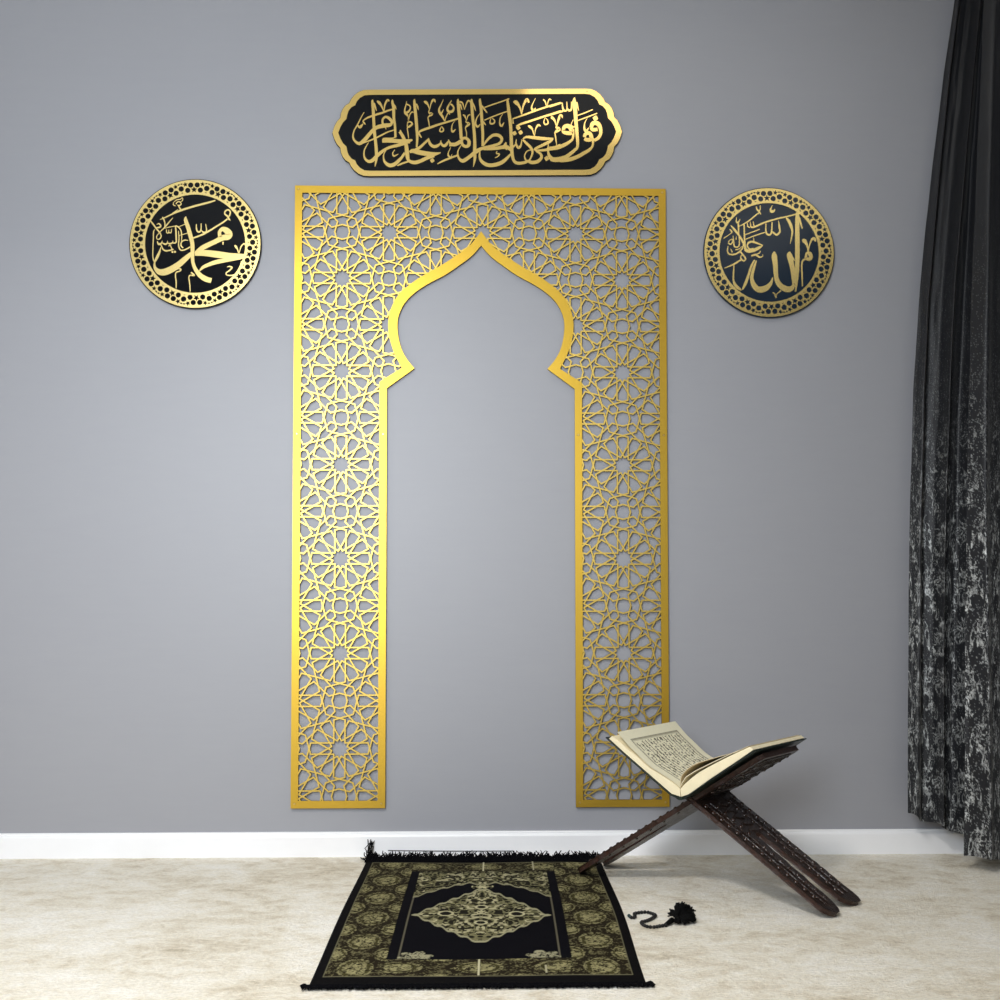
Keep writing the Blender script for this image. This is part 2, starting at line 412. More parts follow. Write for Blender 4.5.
SIGN = {
'A': [
 [283,118,10, 280,150,30, 290,250,36, 297,400,36, 308,550,36, 325,700,38, 330,850,34, 312,955,8],
 [300,160,18, 315,210,22, 332,262,6],
 [338,135,16, 362,155,36, 385,185,26, 405,225,18, 420,268,8],
 [425,266,8, 432,200,18, 450,150,24, 472,124,26, 490,140,14],
 [555,235,16, 480,255,22, 400,285,24, 300,315,26, 210,350,20, 165,385,14, 175,410,20, 195,430,8],
 [178,275,8, 140,340,12, 95,430,16, 50,510,16, 38,590,22, 70,645,30, 120,668,40, 180,625,48, 240,555,46, 290,500,44, 340,465,46, 420,445,52, 500,435,44, 528,410,20],
 [410,430,26, 408,370,26, 445,335,28, 495,358,36, 525,400,34, 505,435,30],
 [440,450,16, 450,490,8],
 [95,440,10, 125,462,36, 162,422,12],
 [530,118,10, 530,150,30, 545,230,36, 548,350,34, 562,450,30, 568,590,28],
 [545,180,18, 565,205,18, 577,242,6],
 [550,500,14, 470,525,16, 400,560,20, 320,600,18, 250,630,18, 180,655,14, 115,687,12],
 [402,635,44, 520,632,50, 640,642,50, 750,645,44],
 [410,606,12, 450,602,14, 520,602,14, 572,590,10],
 [700,660,40, 600,690,40, 500,715,34, 420,755,36, 340,820,44, 280,880,44, 225,890,36, 180,840,22, 180,750,16, 232,655,10],
 [630,498,8, 635,530,30, 670,600,40, 700,680,44, 712,760,46, 720,840,46, 735,900,24],
 [690,790,12, 640,850,34, 560,925,46, 490,940,46, 430,890,28, 420,810,14, 450,755,10],
 [560,745,8, 534,790,14, 550,825,20, 605,798,6],
 [592,945,14, 650,918,22, 740,890,20]],
'B': [
 [85,140,6, 70,200,14, 58,260,20, 72,290,36, 100,330,10],
 [72,175,16, 115,190,16, 130,225,16, 110,265,26, 78,285,30],
 [98,305,10, 103,350,10, 105,385,10, 122,310,12, 148,275,14, 170,280,12],
 [90,405,14, 130,398,20, 152,425,22, 118,455,26, 92,475,14, 100,540,14, 108,605,8],
 [95,410,10, 92,440,12, 95,475,12],
 [182,112,10, 180,150,30, 195,300,38, 208,450,38, 215,600,30, 208,715,22],
 [205,170,16, 220,210,20, 230,250,6],
 [298,140,12, 325,155,36, 350,185,20, 370,235,10, 385,180,14, 405,132,26, 428,125,30, 442,155,8],
 [370,235,10, 360,280,16, 395,300,38, 370,322,20, 350,345,12, 360,400,14, 368,460,10],
 [542,118,6, 515,180,12, 490,235,22, 495,280,30, 530,330,28, 558,390,10],
 [545,240,6, 525,280,18, 510,300,20],
 [645,130,8, 620,170,18, 592,230,24, 608,268,30, 655,265,30, 672,220,20, 645,182,20, 618,175,14],
 [610,280,20, 622,308,8], [600,285,12, 578,330,12, 560,390,12],
 [745,352,20, 620,390,22, 500,425,26, 370,470,30, 270,505,28, 238,530,20, 245,560,22, 270,595,12],
 [520,455,6, 500,490,14, 500,515,16, 525,520,18, 545,500,16, 530,465,12, 515,452,6],
 [685,385,6, 655,430,10, 645,490,16, 660,520,28, 695,490,8],
 [760,640,46, 690,680,46, 635,672,34, 603,618,8],
 [603,640,18, 575,685,36, 540,695,34, 512,660,20, 512,628,8],
 [512,660,18, 470,695,34, 420,705,38, 375,670,34, 355,600,12],
 [355,620,30, 310,660,28, 250,715,34, 200,745,36, 140,770,30],
 [120,778,30, 160,760,50, 240,778,60, 340,795,56, 430,800,46, 508,782,12],
 [430,825,30, 345,845,44, 260,885,44, 180,905,46, 110,880,36, 82,800,34, 71,680,36, 35,580,40, -5,520,34],
 dia(403,880,62),
 [0,935,14, 90,892,12],
 [468,922,12, 540,885,24, 640,845,24, 730,812,22],
 [635,715,6, 605,780,12, 605,820,22, 635,838,14, 650,800,6],
 [-5,640,50, 90,638,48, 155,622,20],
 [55,775,8, 20,840,26]],
'C': [
 [100,110,10, 100,150,32, 115,300,40, 130,450,40, 140,610,36],
 [118,145,20, 150,155,20, 165,185,14, 180,245,6], [125,170,18, 138,210,18, 150,250,6],
 [182,245,6, 205,170,16, 230,132,20, 255,150,14],
 [270,110,10, 270,150,34, 280,300,36, 300,500,36, 310,650,38, 308,780,42, 310,860,34, 292,960,6],
 [285,160,14, 305,210,18, 320,262,6],
 [378,105,10, 375,140,30, 390,250,36, 400,400,36, 410,550,34, 408,700,30],
 [400,195,16, 430,240,22, 465,285,10], [410,385,16, 430,415,18, 448,440,8],
 [432,217,16, 520,185,16, 640,145,16, 740,108,16],
 [428,377,14, 540,330,16, 660,285,16, 735,262,14],
 [162,308,12, 185,325,22, 207,375,8, 225,322,14, 255,305,14],
 [205,375,10, 200,400,14, 240,420,28, 212,448,26, 193,475,12, 206,530,12, 208,590,6],
 [380,285,8, 335,350,14, 320,420,20, 345,458,26, 378,425,8],
 [515,345,6, 500,395,14, 510,420,22, 548,415,20, 557,380,16, 525,352,8],
 [660,298,6, 628,350,12, 622,420,18, 645,447,28, 677,405,6],
 [140,610,30, 195,600,34, 235,635,40, 232,690,42, 195,705,38, 155,680,36, 145,640,34],
 [-10,682,46, 70,675,40, 130,645,40, 160,605,30],
 [380,740,40, 300,790,46, 230,845,44, 160,885,46, 110,850,26, 98,770,16, 138,692,8],
 [420,690,20, 470,620,30, 540,565,38, 610,568,40, 648,612,36, 620,665,34, 540,695,34, 420,725,40, 370,740,40, 320,762,36],
 [420,735,34, 550,730,40, 650,715,44, 700,700,36, 760,745,40],
 [375,750,14, 370,830,24, 400,895,40, 480,938,46, 580,930,48, 670,890,44, 760,800,24],
 [590,758,6, 580,790,14, 615,800,18, 597,830,14, 562,848,8],
 [700,650,10, 685,700,36, 720,738,36]],
'D': [
 [98,105,10, 95,140,28, 110,260,40, 130,420,40, 140,600,40, 145,720,44, 152,800,40, 175,885,36, 230,915,38, 310,905,36, 350,888,34, 400,905,44, 470,893,44, 518,845,36, 505,795,30, 455,762,24, 432,735,12],
 [165,150,12, 195,152,50, 232,190,34, 255,240,22, 270,305,10],
 [270,305,10, 285,220,20, 308,155,28, 338,118,36, 362,158,18],
 [444,103,6, 410,170,12, 395,220,20, 418,255,34, 448,222,6],
 [540,118,18, 565,145,18, 585,210,8, 600,150,12, 618,113,16, 642,125,10],
 [158,360,16, 300,310,22, 450,255,22, 600,205,22, 760,157,20],
 [200,452,12, 260,425,26, 400,380,26, 550,330,26, 650,300,26, 760,262,24],
 [160,360,10, 165,420,18], dia(228,472,62), dia(182,540,60), dia(258,530,60),
 [350,445,14, 375,458,34, 405,492,20, 430,572,8, 445,490,14, 478,437,26, 508,452,12],
 [567,340,6, 548,395,14, 565,430,18, 600,415,18, 592,372,12, 562,345,6],
 [640,330,24, 665,355,30, 690,400,16, 708,455,10, 728,395,12, 752,345,12],
 [705,460,14, 740,485,36, 690,525,16, 698,600,16, 708,680,8],
 [-5,715,40, 60,715,32, 80,655,8], [80,690,20, 110,735,30, 145,735,30],
 [205,615,8, 200,670,20, 230,720,36, 262,690,22, 273,615,8], [195,680,16, 150,725,30],
 [285,612,14, 330,587,28, 430,595,40, 550,607,40, 668,607,18],
 [668,610,10, 620,645,36, 540,685,36, 450,728,30, 425,750,18],
 [435,752,18, 540,752,30, 650,730,40, 760,695,50],
 [285,620,20, 330,665,32, 385,720,34, 407,780,26, 378,860,20, 350,888,20],
 [402,745,14, 340,762,14, 308,820,16, 320,870,20, 345,888,20],
 [605,680,12, 600,760,24, 622,830,40, 680,868,46, 760,872,54], dia(583,855,66)],
'E': [
 [-5,208,22, 80,182,18, 152,160,14], [155,158,8, 156,200,18, 168,245,24, 192,260,24, 212,240,16, 210,145,10],
 [212,230,16, 240,255,28, 268,235,22, 268,145,10],
 [-5,312,26, 80,285,26, 165,262,24],
 [308,90,8, 302,150,50, 315,250,50, 325,400,44, 338,550,40, 345,700,34, 310,750,38, 250,800,44, 190,840,50, 100,868,60, 30,866,54, 0,845,30],
 [330,150,24, 342,195,22, 360,258,6],
 [335,320,12, 430,287,16, 535,243,14], [345,382,12, 460,340,16, 590,290,14],
 dia(568,352,74),
 [515,470,44, 535,418,52, 590,415,56, 625,460,48, 634,540,40, 602,600,40, 550,630,38],
 [515,465,40, 535,495,44, 595,490,44],
 [430,590,40, 445,548,44, 490,538,46, 515,575,50, 510,615,50, 465,622,46, 430,605,38],
 [530,600,36, 537,680,24, 500,740,36, 420,790,44, 340,835,46, 240,868,50, 130,878,50],
 [465,353,6, 435,410,14, 430,480,26, 452,510,34, 487,468,6],
 [165,505,40, 182,458,46, 230,450,54, 262,480,54, 265,530,56, 220,538,50, 175,525,44, 162,500,40],
 [288,490,34, 286,600,28, 240,650,36, 170,690,46, 90,720,48, -10,732,50],
 [15,345,34, 50,362,24, 72,420,14, 80,455,8, 100,370,14, 125,318,26, 148,320,24, 155,352,8],
 [80,450,10, 75,470,14, 118,490,34, 90,515,30, 62,540,14, 74,620,16, 82,688,6],
 [292,368,8, 265,430,12, 288,460,20, 312,452,12]]}
LEFTM = {
'P': [
 [765,438,10, 760,500,60, 800,620,66, 845,780,70, 872,900,66, 875,1050,62, 875,1140,56, 888,1230,56, 930,1330,64, 1000,1420,80, 1100,1485,88, 1190,1508,80],
 [330,492,8, 400,465,16, 550,393,26, 680,338,34, 830,290,32, 1000,243,32, 1150,205,30, 1255,172,22],
 [560,200,10, 556,245,16, 592,266,10], [600,235,14, 620,202,16, 662,196,18, 686,230,18, 660,258,22, 622,248,14],
 [640,262,18, 682,335,26], [570,195,12, 610,165,16, 670,152,16, 706,128,12, 710,170,14, 682,192,8], [632,325,10, 560,375,16, 490,425,14, 400,470,10],
 [372,448,18, 400,500,24, 415,560,18, 412,620,16], [546,462,10, 480,540,18, 410,622,20, 328,702,16],
 [165,500,16, 215,565,24, 270,640,24, 322,702,24, 352,762,20, 330,812,20, 288,818,16, 278,770,14, 322,712,12],
 [265,630,18, 320,622,28, 346,595,24, 315,560,22, 275,575,6],
 [245,655,8, 225,700,18, 222,800,18, 215,950,16, 215,1120,18, 245,1190,24, 290,1135,18, 318,1080,16, 340,1020,10],
 [410,638,8, 500,615,14, 590,600,12], [640,612,10, 755,568,12], [640,757,8, 700,745,12, 800,712,10],
 [440,655,12, 446,710,18, 475,712,16, 480,660,10], [480,705,16, 515,710,18, 526,648,10],
 [590,595,20, 600,700,26, 606,875,24], [640,680,12, 650,800,16, 642,900,18, 655,970,22, 690,1005,22, 760,990,22, 840,945,20],
 [590,592,18, 640,618,22, 680,670,20, 695,760,18, 690,845,12],
 [805,840,8, 740,835,20, 690,868,20, 686,930,24, 720,965,20],
 [288,850,10, 302,892,28, 350,890,24, 372,845,8], [370,880,18, 420,902,28, 452,885,18, 460,842,6], [460,885,16, 510,892,26, 545,870,16, 545,838,6], [545,880,16, 590,880,24, 612,830,14],
 [288,870,16, 310,905,28, 345,910,20, 382,985,22, 430,1012,24, 500,1004,22, 560,985,18], [480,940,12, 500,912,14, 535,990,16],
 dia(540,1032,40), dia(582,1030,40),
 [345,955,10, 330,1010,24, 280,1110,28, 245,1200,26, 248,1290,46, 310,1358,90, 400,1368,110, 520,1322,110, 640,1245,100, 740,1160,90, 830,1080,70, 870,1050,50],
 [600,1333,10, 640,1312,16, 680,1322,24, 660,1352,20, 602,1372,18, 590,1430,18, 602,1530,20, 602,1640,12],
 [850,1372,22, 885,1400,26, 905,1425,20, 832,1422,18, 815,1470,18, 830,1580,18, 835,1700,12],
 [1440,1290,8]*1 if False else [1453,1283,10, 1485,1273,20, 1533,1290,24, 1490,1342,20, 1443,1373,18, 1440,1410,18, 1500,1424,18, 1583,1408,24, 1633,1350,34, 1675,1270,34, 1702,1185,36]],
'Q': [
 [500,780,66, 492,700,54, 545,650,72, 612,680,104, 658,735,100, 630,780,100, 540,798,90, 420,860,78, 300,915,80, 190,975,80, 110,1045,70],
 [550,860,26, 550,912,16],
 [80,1060,70, 250,1050,100, 450,1073,110, 650,1098,100, 800,1103,90, 925,1106,70],
 [850,1133,40, 650,1160,62, 450,1197,70, 330,1235,62, 220,1285,50, 158,1348,18],
 [50,800,22, 200,745,30, 320,680,28, 450,600,26, 560,530,26, 625,478,24],
 [655,498,26, 628,440,30, 580,398,24, 590,350,26, 640,330,24, 672,370,22, 652,440,24], [655,480,20, 672,512,8],
 [105,568,12, 110,660,24, 145,700,26, 180,670,20, 186,555,12], [190,675,18, 230,705,28, 275,682,22, 260,565,10],
 [745,920,20, 765,945,40, 790,985,24, 815,1050,10, 850,945,20, 900,893,22, 925,925,12]]}
RIGHTM = {
'U': [
 [1378,240,60, 1373,330,66, 1371,500,70, 1373,700,74, 1373,1000,74, 1368,1230,66, 1358,1380,50, 1343,1560,20],
 [1403,320,30, 1428,420,30, 1458,512,12],
 [1370,262,22, 1233,300,24, 1033,345,26, 833,405,28, 740,445,28, 640,487,30, 600,475,24, 590,395,10], [585,490,20, 545,470,20, 540,400,8], [650,465,22, 635,388,8],
 [1183,330,18, 1223,370,44, 1263,450,46, 1288,550,34, 1278,650,24, 1256,760,6],
 [955,120,8, 928,190,30, 948,222,52, 988,210,30, 995,180,8],
 [850,425,18, 850,560,26, 890,612,34, 940,580,28, 953,400,18], [960,560,20, 1023,610,34, 1078,570,30, 1072,470,30, 1058,378,8],
 [1450,708,16, 1485,712,72, 1523,760,42, 1550,850,26, 1550,930,24], [1556,870,18, 1583,760,26, 1620,685,40, 1660,680,50, 1675,725,16],
 [1513,1000,40, 1530,920,40, 1580,925,60, 1600,985,60, 1570,1020,56, 1520,1010,44], [1513,1010,24, 1463,1045,30, 1447,1120,28, 1452,1280,28, 1458,1470,20],
 [988,888,10, 988,960,88, 1008,1130,80, 1013,1250,74, 1033,1370,76, 1103,1470,90, 1203,1520,100, 1273,1505,80, 1318,1440,40],
 [1248,890,10, 1243,950,90, 1273,1080,80, 1303,1230,80, 1313,1350,70, 1313,1430,50],
 [1293,980,20, 1325,1045,18],
 [965,1320,14, 930,1420,56, 860,1495,90, 780,1525,104, 700,1512,94, 645,1440,80, 615,1350,60, 620,1270,50, 650,1160,44, 690,1040,16],
 [660,1030,26, 600,1150,36, 560,1280,40, 510,1420,50, 458,1525,26], [440,1535,26, 390,1500,50, 340,1450,46, 310,1370,30, 310,1230,24, 318,1120,14],
 [160,1168,12, 300,1110,28, 400,1050,28, 445,1028,22], [425,895,26, 470,950,26, 512,1010,24, 480,1045,26, 440,1020,26, 430,980,20, 442,945,12],
 [222,745,18, 255,772,24, 288,742,20, 292,690,12, 250,700,16, 222,742,14],
 [218,800,12, 208,880,20, 240,935,26, 330,938,28, 410,892,24, 460,830,20, 470,760,10],
 [300,628,12, 312,720,20, 322,800,24, 360,818,22, 402,790,22, 406,700,16, 396,600,20, 390,450,26, 378,390,12],
 [265,455,16, 330,530,34, 400,620,34, 460,720,32, 495,800,28, 520,850,20],
 [245,515,10, 280,560,24, 262,592,12, 200,635,14, 145,672,14], [355,635,8, 352,695,16], [360,320,8, 355,390,20, 385,408,30, 418,350,6],
 [485,435,22, 490,600,26, 496,760,30, 505,850,44, 560,885,56, 650,868,56, 740,825,44, 800,785,10],
 [535,800,18, 560,745,34, 620,728,34, 700,752,34, 795,788,12], [530,790,20, 580,850,24, 640,840,20],
 [645,655,8, 648,720,18], [605,965,26, 680,945,34, 740,985,26, 790,972,16, 797,935,6], [760,880,8, 740,915,20, 700,935,12],
 [405,472,12, 550,390,22, 680,285,22, 745,238,20], [690,140,18, 700,185,24, 748,240,24, 762,275,8], [752,120,12, 755,180,20, 735,218,16],
 [505,612,14, 640,560,18, 745,520,16], [500,692,14, 650,632,20, 830,572,18],
 [262,845,8, 290,905,16], [340,860,18, 400,850,16, 445,810,12],
 [955,1575,16, 995,1595,18, 1018,1665,8, 1035,1595,14, 1100,1545,26]]}

# cartouche
sign = empty('calligraphy_sign', (.02, 0, 2.2), 'long scalloped black sign with gold script hung above the arch panel', 'sign')
def cart(top):                                # left end lobes then mirrored to the right end
    L = top
    cxm, cym = 477.2, 132.6
    up = L; lo = [(x, 2*cym-y+.4) for x, y in reversed(L[:-1])]
    left = up + lo                               # from the top straight edge, round the tip, to the bottom
    return left, [(2*cxm-x, y-1.0) for x, y in reversed(left)]
OutL = [(369,89.6),(363.5,90),(358.5,92),(354,95.6),(351,99.5),(349.2,103.2),(345.5,105.4),(342.8,109),(341,113.2),(340.3,118),(337,121.5),(334.4,126.5),(332.4,132.8)]
InL = [(370,94.8),(364.5,95.3),(360,97.8),(356.8,101.4),(355.2,105.2),(351.6,107),(348.6,110.6),(347.2,114.6),(346.4,119),(343,122.4),(340.4,127),(338.2,132.8)]
def cart_loop(L, grow=0):
    l, r = cart(L)
    pts = l + r
    pts = [wall_pt(*p) for p in pts]
    if grow:
        cx_ = sum(p[0] for p in pts)/len(pts); cz_ = sum(p[1] for p in pts)/len(pts)
        pts = [(p[0]+(grow if p[0] > cx_ else -grow), p[1]+(grow if p[1] > cz_ else -grow)) for p in pts]
    return pts
lo_, li_ = cart_loop(OutL), cart_loop(InL)
mb = MB(); mb.prism([cart_loop(OutL, .0012)], .0025, .0080); o = mb.build('backing_board', mblack); reparent_keep(o, sign)
mb = MB(); mb.prism([lo_, li_], .0, .0024); o = mb.build('border', mmirror); reparent_keep(o, sign)
letters('lettering', SIGN, 12.5, {'A':(350,90),'B':(400,90),'C':(450,90),'D':(500,90),'E':(550,90)}, sign, mmirror, .0003, .0024, wall_pt)
for px in (368, 587):
    for py in (92, 174): screw(*wall_pt(px, py-(.8 if px > 500 else 0)), sign, .002)

def medallion(cx, cy, rpx, name_lab, data, org, backmat, ph0):
    C_ = wall_pt(cx, cy); R_ = abs(wall_pt(cx+rpx, cy)[0]-C_[0])
    root = empty('calligraphy_medallion', (C_[0], 0, C_[1]), name_lab, 'wall medallion')
    def circ(r, n=96, c=(0,0)): return [(C_[0]+c[0]+r*math.cos(2*PI*i/n), C_[1]+c[1]+r*math.sin(2*PI*i/n)) for i in range(n)]
    mb = MB(); mb.prism([circ(R_*1.008)], .0025, .0080); reparent_keep(mb.build('backing_disc', backmat), root)
    u = R_/65.0
    loops = [circ(64.6*u), circ(49.6*u)]
    def pol(phi, r): return (r*u*math.cos(phi), r*u*math.sin(phi))
    def star(c, r, a0): return [(C_[0]+c[0]+(r if k%2==0 else r*.45)*math.cos(a0+k*PI/5), C_[1]+c[1]+(r if k%2==0 else r*.45)*math.sin(a0+k*PI/5)) for k in range(10)]
    rep = 14
    for k in range(rep):
        c0 = ph0+2*PI*k/rep; D_ = PI/180
        loops.append(circ(2.75*u, 12, pol(c0, 56.9)))
        for s_ in (1,-1):
            loops.append(star(pol(c0+s_*4.7*D_, 60.5), 2.75*u, c0+s_*4*D_))
            loops.append(circ(2.7*u, 12, pol(c0+s_*9.75*D_, 59.3)))
            loops.append(circ(2.65*u, 12, pol(c0+s_*6.25*D_, 54.3)) if True else None)
            # thin slits along the rims between the stars
            a1, a2 = c0+s_*1.0*D_, c0+s_*3.1*D_
        p = pol(c0+PI/rep, 54.6); loops.append(star(p, 3.5*u, c0+PI/rep))
        for s_ in (1,-1):
            q = [pol(c0+s_*.35*D_, 61.3), pol(c0+s_*1.9*D_, 60.6), pol(c0+s_*2.3*D_, 62.1), pol(c0+s_*.35*D_, 62.3)]
            loops.append([(C_[0]+a_, C_[1]+b_) for a_, b_ in q])
        q = [pol(c0-1.2*D_, 52.2), pol(c0+1.2*D_, 52.2), pol(c0, 53.3)]
        loops.append([(C_[0]+a_, C_[1]+b_) for a_, b_ in q])
    mb = MB(); mb.prism(loops, .0, .0024); reparent_keep(mb.build('pierced_ring', mmedal), root)
    letters('lettering', data, 16.667, org, root, mmedal, .0003, .0024, wall_pt)
    for a_ in (PI*.25, PI*.75, PI*1.25, PI*1.75): screw(C_[0]+63.6*u*math.cos(a_), C_[1]+63.6*u*math.sin(a_), root, .0016)
medallion(195.2, 243.6, 65.6, 'round black and gold script medallion on the wall left of the arch', LEFTM, {'P':(140,190),'Q':(190,190)}, mblack, 130.4*PI/180)
medallion(769.2, 252.3, 65.0, 'round navy and gold script medallion on the wall right of the arch', RIGHTM, {'U':(715,198)}, mblack2, 130.4*PI/180)

# ------------------------------------------------------------------ prayer rug
FL, FR = np.array([-.324,-1.174]), np.array([.340,-1.174]); BL, BR = np.array([-.320,-.088]), np.array([.377,-.098])
rug = empty('prayer_rug', (0.02,-.6,0), 'black and olive woven prayer rug with fringed ends lying on cream carpet', 'rug')
mrug, nt, b = attr_mat('woven_rug', .9, .04, .0, .35, 500)
RW, RL = .66, 1.07
nu, nv = 330, 500
u = np.linspace(0, 1, nu)[None, :].repeat(nv, 0); v = np.linspace(0, 1, nv)[:, None].repeat(nu, 1)
wav = .004*np.sin(v*PI)**2*(1-u)**3 - .008*np.sin(v*PI)**2*(u)**4
X = FL[0]*(1-u)*(1-v)+FR[0]*u*(1-v)+BL[0]*(1-u)*v+BR[0]*u*v - wav
Y = FL[1]*(1-u)*(1-v)+FR[1]*u*(1-v)+BL[1]*(1-u)*v+BR[1]*u*v
Z = .0036+.0012*np.sin(u*9+v*4)*np.sin(v*11)+.0008*vn(u*14, v*22, 5)
edge = np.minimum(np.minimum(u*RW, (1-u)*RW), np.minimum(v, 1-v)*(RL+.023))
Z = np.where(edge < .003, .0002+Z*edge/.003, Z)
U, V = u*RW, v*(RL+.023)-.023
us = np.abs(U-RW/2)                         # mirrored distance from the middle
S = lambda *c: np.array(srgb(*c))
black, edgeb = S(9,9,14), S(14,13,14)
fine = vn(U*420, V*420, 1); fine2 = vn(U*210, V*210, 2)
# olive ground of the borders with oval medallions
def ovals(px_, py_, cx, cy, ax, ay): return np.sqrt(((px_-cx)/ax)**2+((py_-cy)/ay)**2)
ev = RW/2-us                                 # distance in from the side edge
per = .19
vv = (V-.085) % per; vv = np.minimum(vv, per-vv)
d1 = ovals(ev, vv, .080, 0, .040, .066)
vh = (V-.085+per/2) % per; vh = np.minimum(vh, per-vh)
d2 = np.minimum(ovals(ev, vh, .027, 0, .028, .052), ovals(ev, vh, .134, 0, .028, .052))
dside = np.minimum(d1, d2)
pu = .165; hu = (us) % pu; hu = np.minimum(hu, pu-hu)
dfront = np.minimum(ovals(hu, V, 0, .090, .055, .040), ovals(hu, V, 0, 1.005, .055, .045))
hu2 = (us+pu/2) % pu; hu2 = np.minimum(hu2, pu-hu2)
dfront = np.minimum(dfront, np.minimum(ovals(hu2, V, 0, .036, .03, .018), ovals(hu2, V, 0, .145, .03, .018)))
isside = ev < .137
dd_ = np.where(isside, dside, dfront)
spk = .5*fine+.25*fine2+.25*vn(U*110, V*110, 21)
lace = np.where(dd_ < .92, spk > .44, np.where(dd_ < 1.25, spk > .66, spk > .56))
lit = np.where(dd_ < .55, .95, np.where(dd_ < .92, .75, .45))
ol_hi, ol_lo = S(148,142,102), S(36,31,21)
Cc = ol_lo + (ol_hi-ol_lo)*(lace*lit*(.55+.6*fine2))[..., None]
star_ = (np.abs(dd_-.70-.06*np.cos(np.arctan2(vv-per*.25, ev-.08)*9)) < .07) & (spk > .42)
Cc = np.where(star_[..., None], S(66,62,36), Cc)
# field
field = (us < RW/2-.137) & (V > .145) & (V < .945)
Cc = np.where(field[..., None], black*(.9+.3*fine[..., None]), Cc)
inner = us < RW/2-.160
line = field & (np.abs(us-(RW/2-.1615)) < .0016)
Cc = np.where(line[..., None], S(92,87,72), Cc)
topl = (us < RW/2-.137) & (np.abs(V-.945) < .003); Cc = np.where(topl[..., None], S(14,12,12), Cc)
# scroll pattern used for medallion and spandrels (mirrored about the middle)
sx_, sy_ = us, V
wob = .35*vn(sx_*60, sy_*60, 9)
n1_ = vn(sx_*85+wob, sy_*62, 3); n2_ = vn(sx_*46, sy_*34+wob, 4); n3_ = vn(sx_*150, sy_*100, 8)
scr = ((np.abs(n1_-.5) < .085) | (np.abs(n2_-.5) < .055) | ((n3_ > .66) & (n1_ > .45)))
leaf = (n3_ > .6) & (n2_ > .5)
scol = np.where(leaf[..., None], S(176,170,134), S(120,116,84))*(.6+.6*fine2[..., None])
scol = np.where(scr[..., None] | leaf[..., None], scol, S(34,32,24))
mv = (V-.487)/np.where(V > .487, .262, .232); mu = us/.158
scal = .055*np.cos(np.arctan2(mv, mu)*20)
md = np.abs(mv)+mu+.045*np.sin(np.clip(mu,0,1)*PI)*-1 + .030*np.cos(mu*34)
med = field & inner & (md < 1)
Cc = np.where(med[..., None], scol, Cc)
rim = field & inner & (np.abs(md-.975) < .028); Cc = np.where(rim[..., None], S(150,146,116), Cc)
for cxr, cvr, r0 in ((.083,.50,.017), (0,.56,.013), (0,.42,.013)):
    dr = np.hypot((us-cxr), (V-cvr)*.85)
    Cc = np.where((med & (np.abs(dr-r0) < .0028))[..., None], S(182,176,140), Cc)
    Cc = np.where((med & (dr < r0*.72))[..., None], S(26,24,20)+0*Cc, Cc)
fin_ = field & inner & (ovals(us, V, 0, .765, .028, .022)+.2*np.cos(us*400) < 1); Cc = np.where(fin_[..., None], scol*1.1, Cc)
# spandrels: lower edge rises from the sides to the middle
t_ = np.clip(us/.17, 0, 1)
sb = .815-.155*t_**1.7 + .006*np.cos(us*180) - .030*np.exp(-(us/.02)**2)
span = field & inner & (V > sb)
Cc = np.where(span[..., None], scol*.92, Cc)
srim = field & inner & (np.abs(V-sb) < .006); Cc = np.where(srim[..., None], S(140,136,108), Cc)
gap = span & (np.abs(V-(sb+.045+.03*np.cos(us*37))) < .006) & (us < .15); Cc = np.where(gap[..., None], S(16,15,14), Cc)
# two small flowers
fx, fv = us-.134, V-.166
ang = np.arctan2(fv+.012, fx); rr = np.hypot(fx, (fv+.012)*.8)
fl = field & inner & (rr < .040*(.62+.38*np.abs(np.cos(ang*3.5)))) & (fv > -.016)
Cc = np.where(fl[..., None], np.where((spk > .42)[..., None], S(150,146,118), S(40,38,30)), Cc)
# black selvedge and thin beige piping
sel = (ev < .022) | (V < .034) | (V > 1.056)
Cc = np.where(sel[..., None], edgeb*(.7+.5*fine[..., None]), Cc)
pip = (((np.abs(ev-.0225) < .0013) & (V > .034) & (V < 1.056)) | ((np.abs(V-.035) < .0015) & (ev > .022)) | ((np.abs(V-1.055) < .002) & (ev > .022)))
Cc = np.where(pip[..., None], S(104,100,78), Cc)
crs = (us < .0018) & ((V < .145) | (V > .95)) & (V > .04); Cc = np.where(crs[..., None], S(190,184,150), Cc)
crs = (np.abs(U-.466) < .0016) & ((V < .10) | (V > .96)) & (V > .05); Cc = np.where(crs[..., None], S(165,160,130), Cc)
P = np.stack([X, Y, Z], -1)
o = grid_obj('woven_field', P, Cc, mrug); reparent_keep(o, rug)
# fringes
mfr = pbr('black_yarn', (.003,.003,.004), .9, spec=.05)
def fringe(A_, B_, n, ln, up, sgn, sp=.012):
    mb = MB()
    for i in range(n):
        t = (i+random.random())/n; x = A_[0]+(B_[0]-A_[0])*t; y = A_[1]+(B_[1]-A_[1])*t
        L = ln*(.55+.6*random.random()); dx = random.gauss(0, sp); h = up*random.random()**2.2
        ymax = -.006
        pts = []
        for k in range(5):
            s_ = k/4; yy = y+sgn*L*s_
            zz_ = .004+h*s_**1.6+.003*math.sin(s_*PI)
            if sgn > 0 and yy > ymax: zz_ += (yy-ymax)*.8; yy = ymax
            pts.append((x+dx*s_+.004*math.sin(s_*5+i), yy, zz_))
        mb.tube(pts, [.0021,.0021,.0020,.0018,.0012], 4)
    return mb
mb = fringe(BL+np.array([.0,-.004]), BR+np.array([0,-.004]), 1500, .060, .020, 1)
for i in range(13):                            # tuft curled up at the back left corner
    x = BL[0]+.002+random.random()*.02; hh = .02+random.random()*.035
    mb.tube([(x,-.075,.004),(x-.004,-.05,.012+hh*.2),(x-.006+random.gauss(0,.004),-.02,hh*.6),(x-.004+random.gauss(0,.006),-.008,hh)], .0014, 4)
